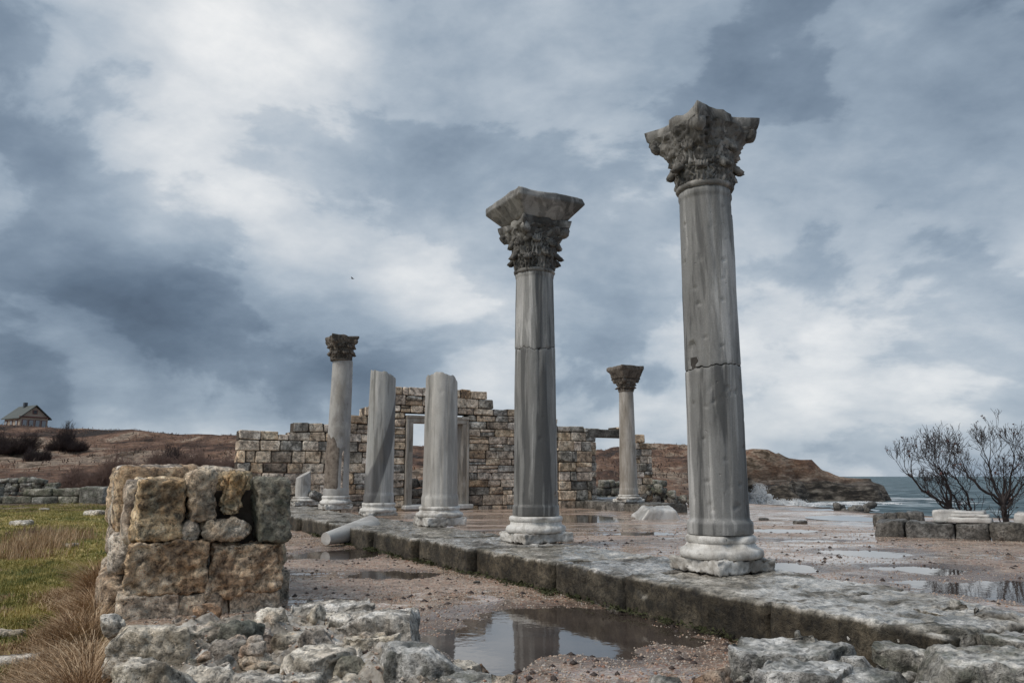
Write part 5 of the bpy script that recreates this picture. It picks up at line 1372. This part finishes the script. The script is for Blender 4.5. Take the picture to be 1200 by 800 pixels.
def shrub(label, px, pyb, w_px, h_px, y, mat, n, seed):
    rnd = random.Random(seed); x = xpx(px, y, zpx(pyb, y)); w = w_px/F*y; h = h_px/F*y; z = gz(x, y)
    root = thing('bare_shrub', label, 'shrub', (x, y, z-.1), 0, 'leafless shrubs on the slope'); V_ = []; Fq = []
    r0 = .008*y/60
    def stick(p, q, r1, r2):
        v, f = tube_arr([p, (p+q)/2 + Vector([rnd.gauss(0, .03)*h for _ in range(3)]), q], [r1, (r1+r2)/2, r2], 3); b0 = len(V_)
        V_.extend(tuple(k) for k in v); Fq.extend(tuple(b0+i for i in k) for k in f)
    for i in range(n):
        a = rnd.uniform(0, 2*math.pi); rr_ = math.sqrt(rnd.random()); e = Vector((math.cos(a)*rr_*w/2, math.sin(a)*rr_*w/3, 0)); e.z = h*(1-.6*rr_**2)*rnd.uniform(.25, 1.0)*(.72+.38*math.sin(e.x*9/w+seed*2)+.15*math.sin(e.x*23/w+seed))
        s0_ = Vector((e.x*.45+rnd.gauss(0, .06*w), e.y*.4, 0)); stick(s0_, e, r0*2.2, r0*1.3)
        for k in range(12):
            b = s0_.lerp(e, rnd.uniform(.35, .95)); stick(b, b+Vector((rnd.gauss(0, .09)*w*.6, rnd.gauss(0, .09)*w*.5, rnd.uniform(.04, .22)*h)), r0*1.1, r0*.6)
    obj('branches', mesh_from('branches', V_, Fq, smooth=False), M[mat], root)
shrub('dark leafless shrub on the slope just right of the house', 77, 537, 52, 36, 88, 'shrubdark', 260, 1)
shrub('dark leafless shrub mass at the left edge below the house', 10, 537, 76, 40, 84, 'shrubdark', 320, 2)
shrub('dark leafless shrub below the right corner of the house', 45, 532, 34, 24, 80, 'shrubdark', 240, 21)
shrub('russet leafless bush left of the wall stub on the slope', 116, 572, 96, 56, 50, 'shrub', 620, 3)
shrub('dark rounded bush on the slope above the wall stub', 203, 536, 62, 28, 78, 'shrubdark', 260, 4)
shrub('russet brown thicket between the dark bush and the ruined wall', 240, 550, 86, 40, 66, 'shrub', 500, 5)
shrub('brown low thicket just above the wall stub top', 172, 556, 80, 38, 60, 'shrub', 460, 6)
shrub('dark brown bush touching the left end of the long ruined wall', 268, 540, 36, 24, 58, 'shrub', 260, 7)

# heath scrub: tufts all over the slopes
def scrub(name, n, x0, x1, y0, y1, hh, mat, seed, thr):
    rnd = np.random.RandomState(seed); x = x0+(x1-x0)*rnd.rand(n); y = y0+(y1-y0)*rnd.rand(n)
    k = (np.abs(x) < .95*y) & (fbm2(x, y, .12, 3, seed) + .5*fbm2(x, y, .6, 2, seed+3) > thr) & (coast_sd(x[None], y[None])[0] > 1.5) & ~((x > 7) & (y < 46)); x, y = x[k], y[k]
    k = (x*nx_+y*ny_ < GS0) | (-x*ny_+y*nx_ > 33); x, y = x[k], y[k]
    blades(name, np.stack([x, y, gza(x, y)-.02], 1), hh, hh*.3, mat, 1.3, seed)
M['heath'] = blade_mat('heath tufts', (.08, .045, .03), (.24, .13, .08), (.40, .27, .17), .25)
M['heathdark'] = blade_mat('dark heath tufts', (.03, .02, .016), (.075, .045, .032), (.12, .08, .05), .3)
scrub('heath', 52000, -110, 60, 40, 155, .22, M['heath'], 61, .0)
scrub('heath', 36000, -110, 70, 50, 165, .34, M['heathdark'], 62, .18)
# house
yh = 150; xh = xpx(29, yh, 9); zh_ = zpx(501, yh) - .4
M['hwall'] = plain_mat('weathered plaster', (.46, .37, .29), .9, .15, .6, .02); M['hroof'] = plain_mat('grey green metal roof', (.075, .085, .078), .6, .15, .5, 0)
M['hpink'] = plain_mat('faded red trim', (.20, .09, .08), .8, .15, 1, 0); M['glass'] = plain_mat('window glass', (.30, .31, .32), .15, .1, 1, 0); M['hdark'] = plain_mat('dark window', (.05, .05, .055), .2, .1, 1, 0)
hs = thing('house', 'small pale house with a green pitched roof on the hilltop at the far left', 'house', (xh, yh, zh_), R(-34))
def prism(name, pts2, y0, y1, mat, parent):
    n = len(pts2); V_ = [(p[0], y0, p[1]) for p in pts2] + [(p[0], y1, p[1]) for p in pts2]
    Fq = [tuple(range(n)), tuple(reversed(range(n, 2*n)))] + [(i, i+n, (i+1) % n+n, (i+1) % n) for i in range(n)]
    me = mesh_from(name, V_, Fq, smooth=False); bm = bmesh.new(); bm.from_mesh(me); bmesh.ops.recalc_face_normals(bm, faces=bm.faces); bm.to_mesh(me); bm.free()
    return obj(name, me, mat, parent)
# house axes: ridge along local x; gable facing +x side seen on right
def hb(name, a, b, mat, parent): return put(name, parent, mat, a, b, .01, 0)
Wx, Wy, hw = 6.4, 5.0, 2.3
hb('wall', (-Wx/2, -Wy/2, -.8), (Wx/2, Wy/2, hw), M['hwall'], hs)
g = mesh_from('gable', [(Wx/2-.02, -Wy/2, hw), (Wx/2-.02, Wy/2, hw), (Wx/2-.02, 0, hw+2.1), (Wx/2-.3, -Wy/2, hw), (Wx/2-.3, Wy/2, hw), (Wx/2-.3, 0, hw+2.1)], [(0, 1, 2), (5, 4, 3), (0, 3, 4, 1), (1, 4, 5, 2), (2, 5, 3, 0)], smooth=False)
obj('gable', g, M['hwall'], hs)
def roofslab(sgn):
    e = .5; a = Vector((0, sgn*(Wy/2+e), hw-.25)); b = Vector((0, 0, hw+2.35)); V_ = []
    for xx in (-Wx/2-e, Wx/2+e):
        for p in (a, b): V_.append((xx, p.y, p.z)); V_.append((xx, p.y, p.z-.15))
    Fq = [(0, 4, 6, 2), (1, 3, 7, 5), (0, 2, 3, 1), (4, 5, 7, 6), (0, 1, 5, 4), (2, 6, 7, 3)]
    return obj('roof', mesh_from('roof', V_, Fq, smooth=False), M['hroof'], hs)
r1_ = roofslab(-1); roofslab(1)
hb('chimney', (-.9, -.5, hw+1.7), (-.3, .1, hw+3.0), M['hdark'], r1_)
hb('gable_trim', (Wx/2+.0, -Wy/2-.3, hw-.05), (Wx/2+.35, Wy/2+.3, hw+.12), M['hpink'], hs)
f_ = hb('window', (Wx/2-.01, -.45, hw+.6), (Wx/2+.06, .45, hw+1.35), M['hpink'], hs); hb('pane', (Wx/2+.065, -.3, hw+.7), (Wx/2+.08, .3, hw+1.25), M['hdark'], f_)
for yy in (-1.7, -.55, .6, 1.75):
    f_ = hb('window', (Wx/2+.0, yy-.48, .2), (Wx/2+.10, yy+.48, 1.8), M['hpink'], hs); hb('pane', (Wx/2+.105, yy-.36, .35), (Wx/2+.13, yy+.36, 1.7), M['glass'], f_)
for xx in (-2.3, -.2, 1.9):
    f_ = hb('window', (xx-.5, -Wy/2-.08, .2), (xx+.5, -Wy/2+.0, 1.7), M['hpink'], hs); hb('pane', (xx-.38, -Wy/2-.11, .35), (xx+.38, -Wy/2-.085, 1.55), M['glass'], f_)

# ------------------------------------------------------------------ gravel details
def pebbles(name, n, region, mat, smin, smax, seed):
    rnd = np.random.RandomState(seed); P_ = region(rnd, n); x, y = P_; z = gza(x, y)
    oc = np.array([(1, 0, 0), (-1, 0, 0), (0, 1, 0), (0, -1, 0), (0, 0, 1), (0, 0, -1)], float)
    fo = np.array([(0, 2, 4), (2, 1, 4), (1, 3, 4), (3, 0, 4), (2, 0, 5), (1, 2, 5), (3, 1, 5), (0, 3, 5)])
    n = len(x); sz = smin+(smax-smin)*rnd.rand(n)**3
    j = oc[None]*(1+.5*(rnd.rand(n, 6, 1)-.5)); j = j*sz[:, None, None]*np.array([1, .8, .55]); an = rnd.rand(n)*6.3
    ca, sa = np.cos(an)[:, None], np.sin(an)[:, None]
    v = np.stack([j[:, :, 0]*ca-j[:, :, 1]*sa, j[:, :, 0]*sa+j[:, :, 1]*ca, j[:, :, 2]], -1) + np.stack([x, y, z], 1)[:, None, :]
    f = (fo[None]+(np.arange(n)*6)[:, None, None]).reshape(-1, 3)
    o = obj(name, mesh_from(name, v.reshape(-1, 3), f, smooth=False), mat); o['kind'] = 'stuff'
def aisle(rnd, n):
    t = 2 + 18*rnd.rand(n)**1.7; s = .3 + 4.6*rnd.rand(n); return s*nx_-t*ny_, s*ny_+t*nx_
def nave(rnd, n):
    t = -1 + 16*rnd.rand(n)**1.3; s = 6.6 + 9*rnd.rand(n)**1.2; return s*nx_-t*ny_, s*ny_+t*nx_
pebbles('gravel', 60000, aisle, M['pebble'], .004, .02, 1)
pebbles('gravel', 40000, nave, M['pebble'], .004, .018, 2)
pebbles('dead_leaves', 2600, aisle, M['debris'], .008, .05, 3)
pebbles('dead_leaves', 1600, nave, M['debris'], .008, .045, 4)
sts = []
for i, (px, py, w) in enumerate(((466, 685, .16), (557, 684, .07), (938, 612, .3), (895, 606, .22), (648, 678, .12), (628, 670, .10), (845, 655, .1))):
    z = LOW if px < 700 else -.2
    x, y = at(px, py, z)
for (px, py, w, lab) in ((558, 684, .09, 'small dark stone alone on the lower gravel before the step'), (938, 613, .34, 'flat dark stone on the far gravel right of the nearest column'), (895, 607, .26, 'flat dark stone on the far gravel close beside the nearest column')):
    z = LOW if px < 700 else -.25
    x, y = at(px, py, z); o = obj('stone', rock_me('stone', (w, w*.7, w*.35), w*.12, w*.15, .02, 5, px), M['darkblock'], None, (x, y, gz(x, y)+w*.08)); tag(o, lab, 'stone', 'loose stones on the gravel')
# loose rocks along the land's edge
mp_ = [(rg.uniform(.3, 1)*0+xpx(px, 39, -.4), 38.5+rg.uniform(-1, 1.5), -.4) for px in range(925, 1065, 7)]
eg = thing('rock_ledge', 'broken dark rocks on the brink of the gravel ground above the sea', 'rocks', (14, 38, -.4))
for q, px in enumerate((1000, 1006, 1013, 992, 1020, 1008, 985)):
    w = rg.uniform(.25, .6); yy = 31.5+rg.uniform(0, 3); obj('stone', rock_me('stone', (w, w*.8, w*.5), .1, .1, .07, 3, 600+q), M['darkblock'], eg, (xpx(px, yy, -.4)-14, yy-38, rg.uniform(-.0, .15)), (rg.uniform(-.5, .5), rg.uniform(-.5, .5), 0))

# ------------------------------------------------------------------ bird
d = pixdir(413.5, 326.5); bp = Vector((0, 0, EYE)) + d*95
bv = [(0, -.22, 0), (.06, 0, .04), (0, .28, 0), (-.06, 0, .04), (0, 0, -.06), (.34, -.02, .10), (.30, .12, .09), (.07, .12, .02), (-.34, -.02, .10), (-.30, .12, .09), (-.07, .12, .02), (.07, -.08, .02), (-.07, -.08, .02), (0, .36, .01), (.07, .42, 0), (-.07, .42, 0)]
bf = [(0, 1, 4), (0, 4, 3), (0, 3, 1), (1, 2, 4), (2, 3, 4), (1, 3, 2), (11, 5, 6, 7), (12, 10, 9, 8), (13, 14, 15)]
o = obj('bird', mesh_from('bird', bv, bf, smooth=False), M['bark'], None, bp, (0, R(8), R(70))); tag(o, 'tiny dark bird gliding in the sky above the leftmost column', 'bird')
print('objects', len(bpy.data.objects), 'tris', sum(len(p.vertices)-2 for m_ in bpy.data.meshes for p in m_.polygons))
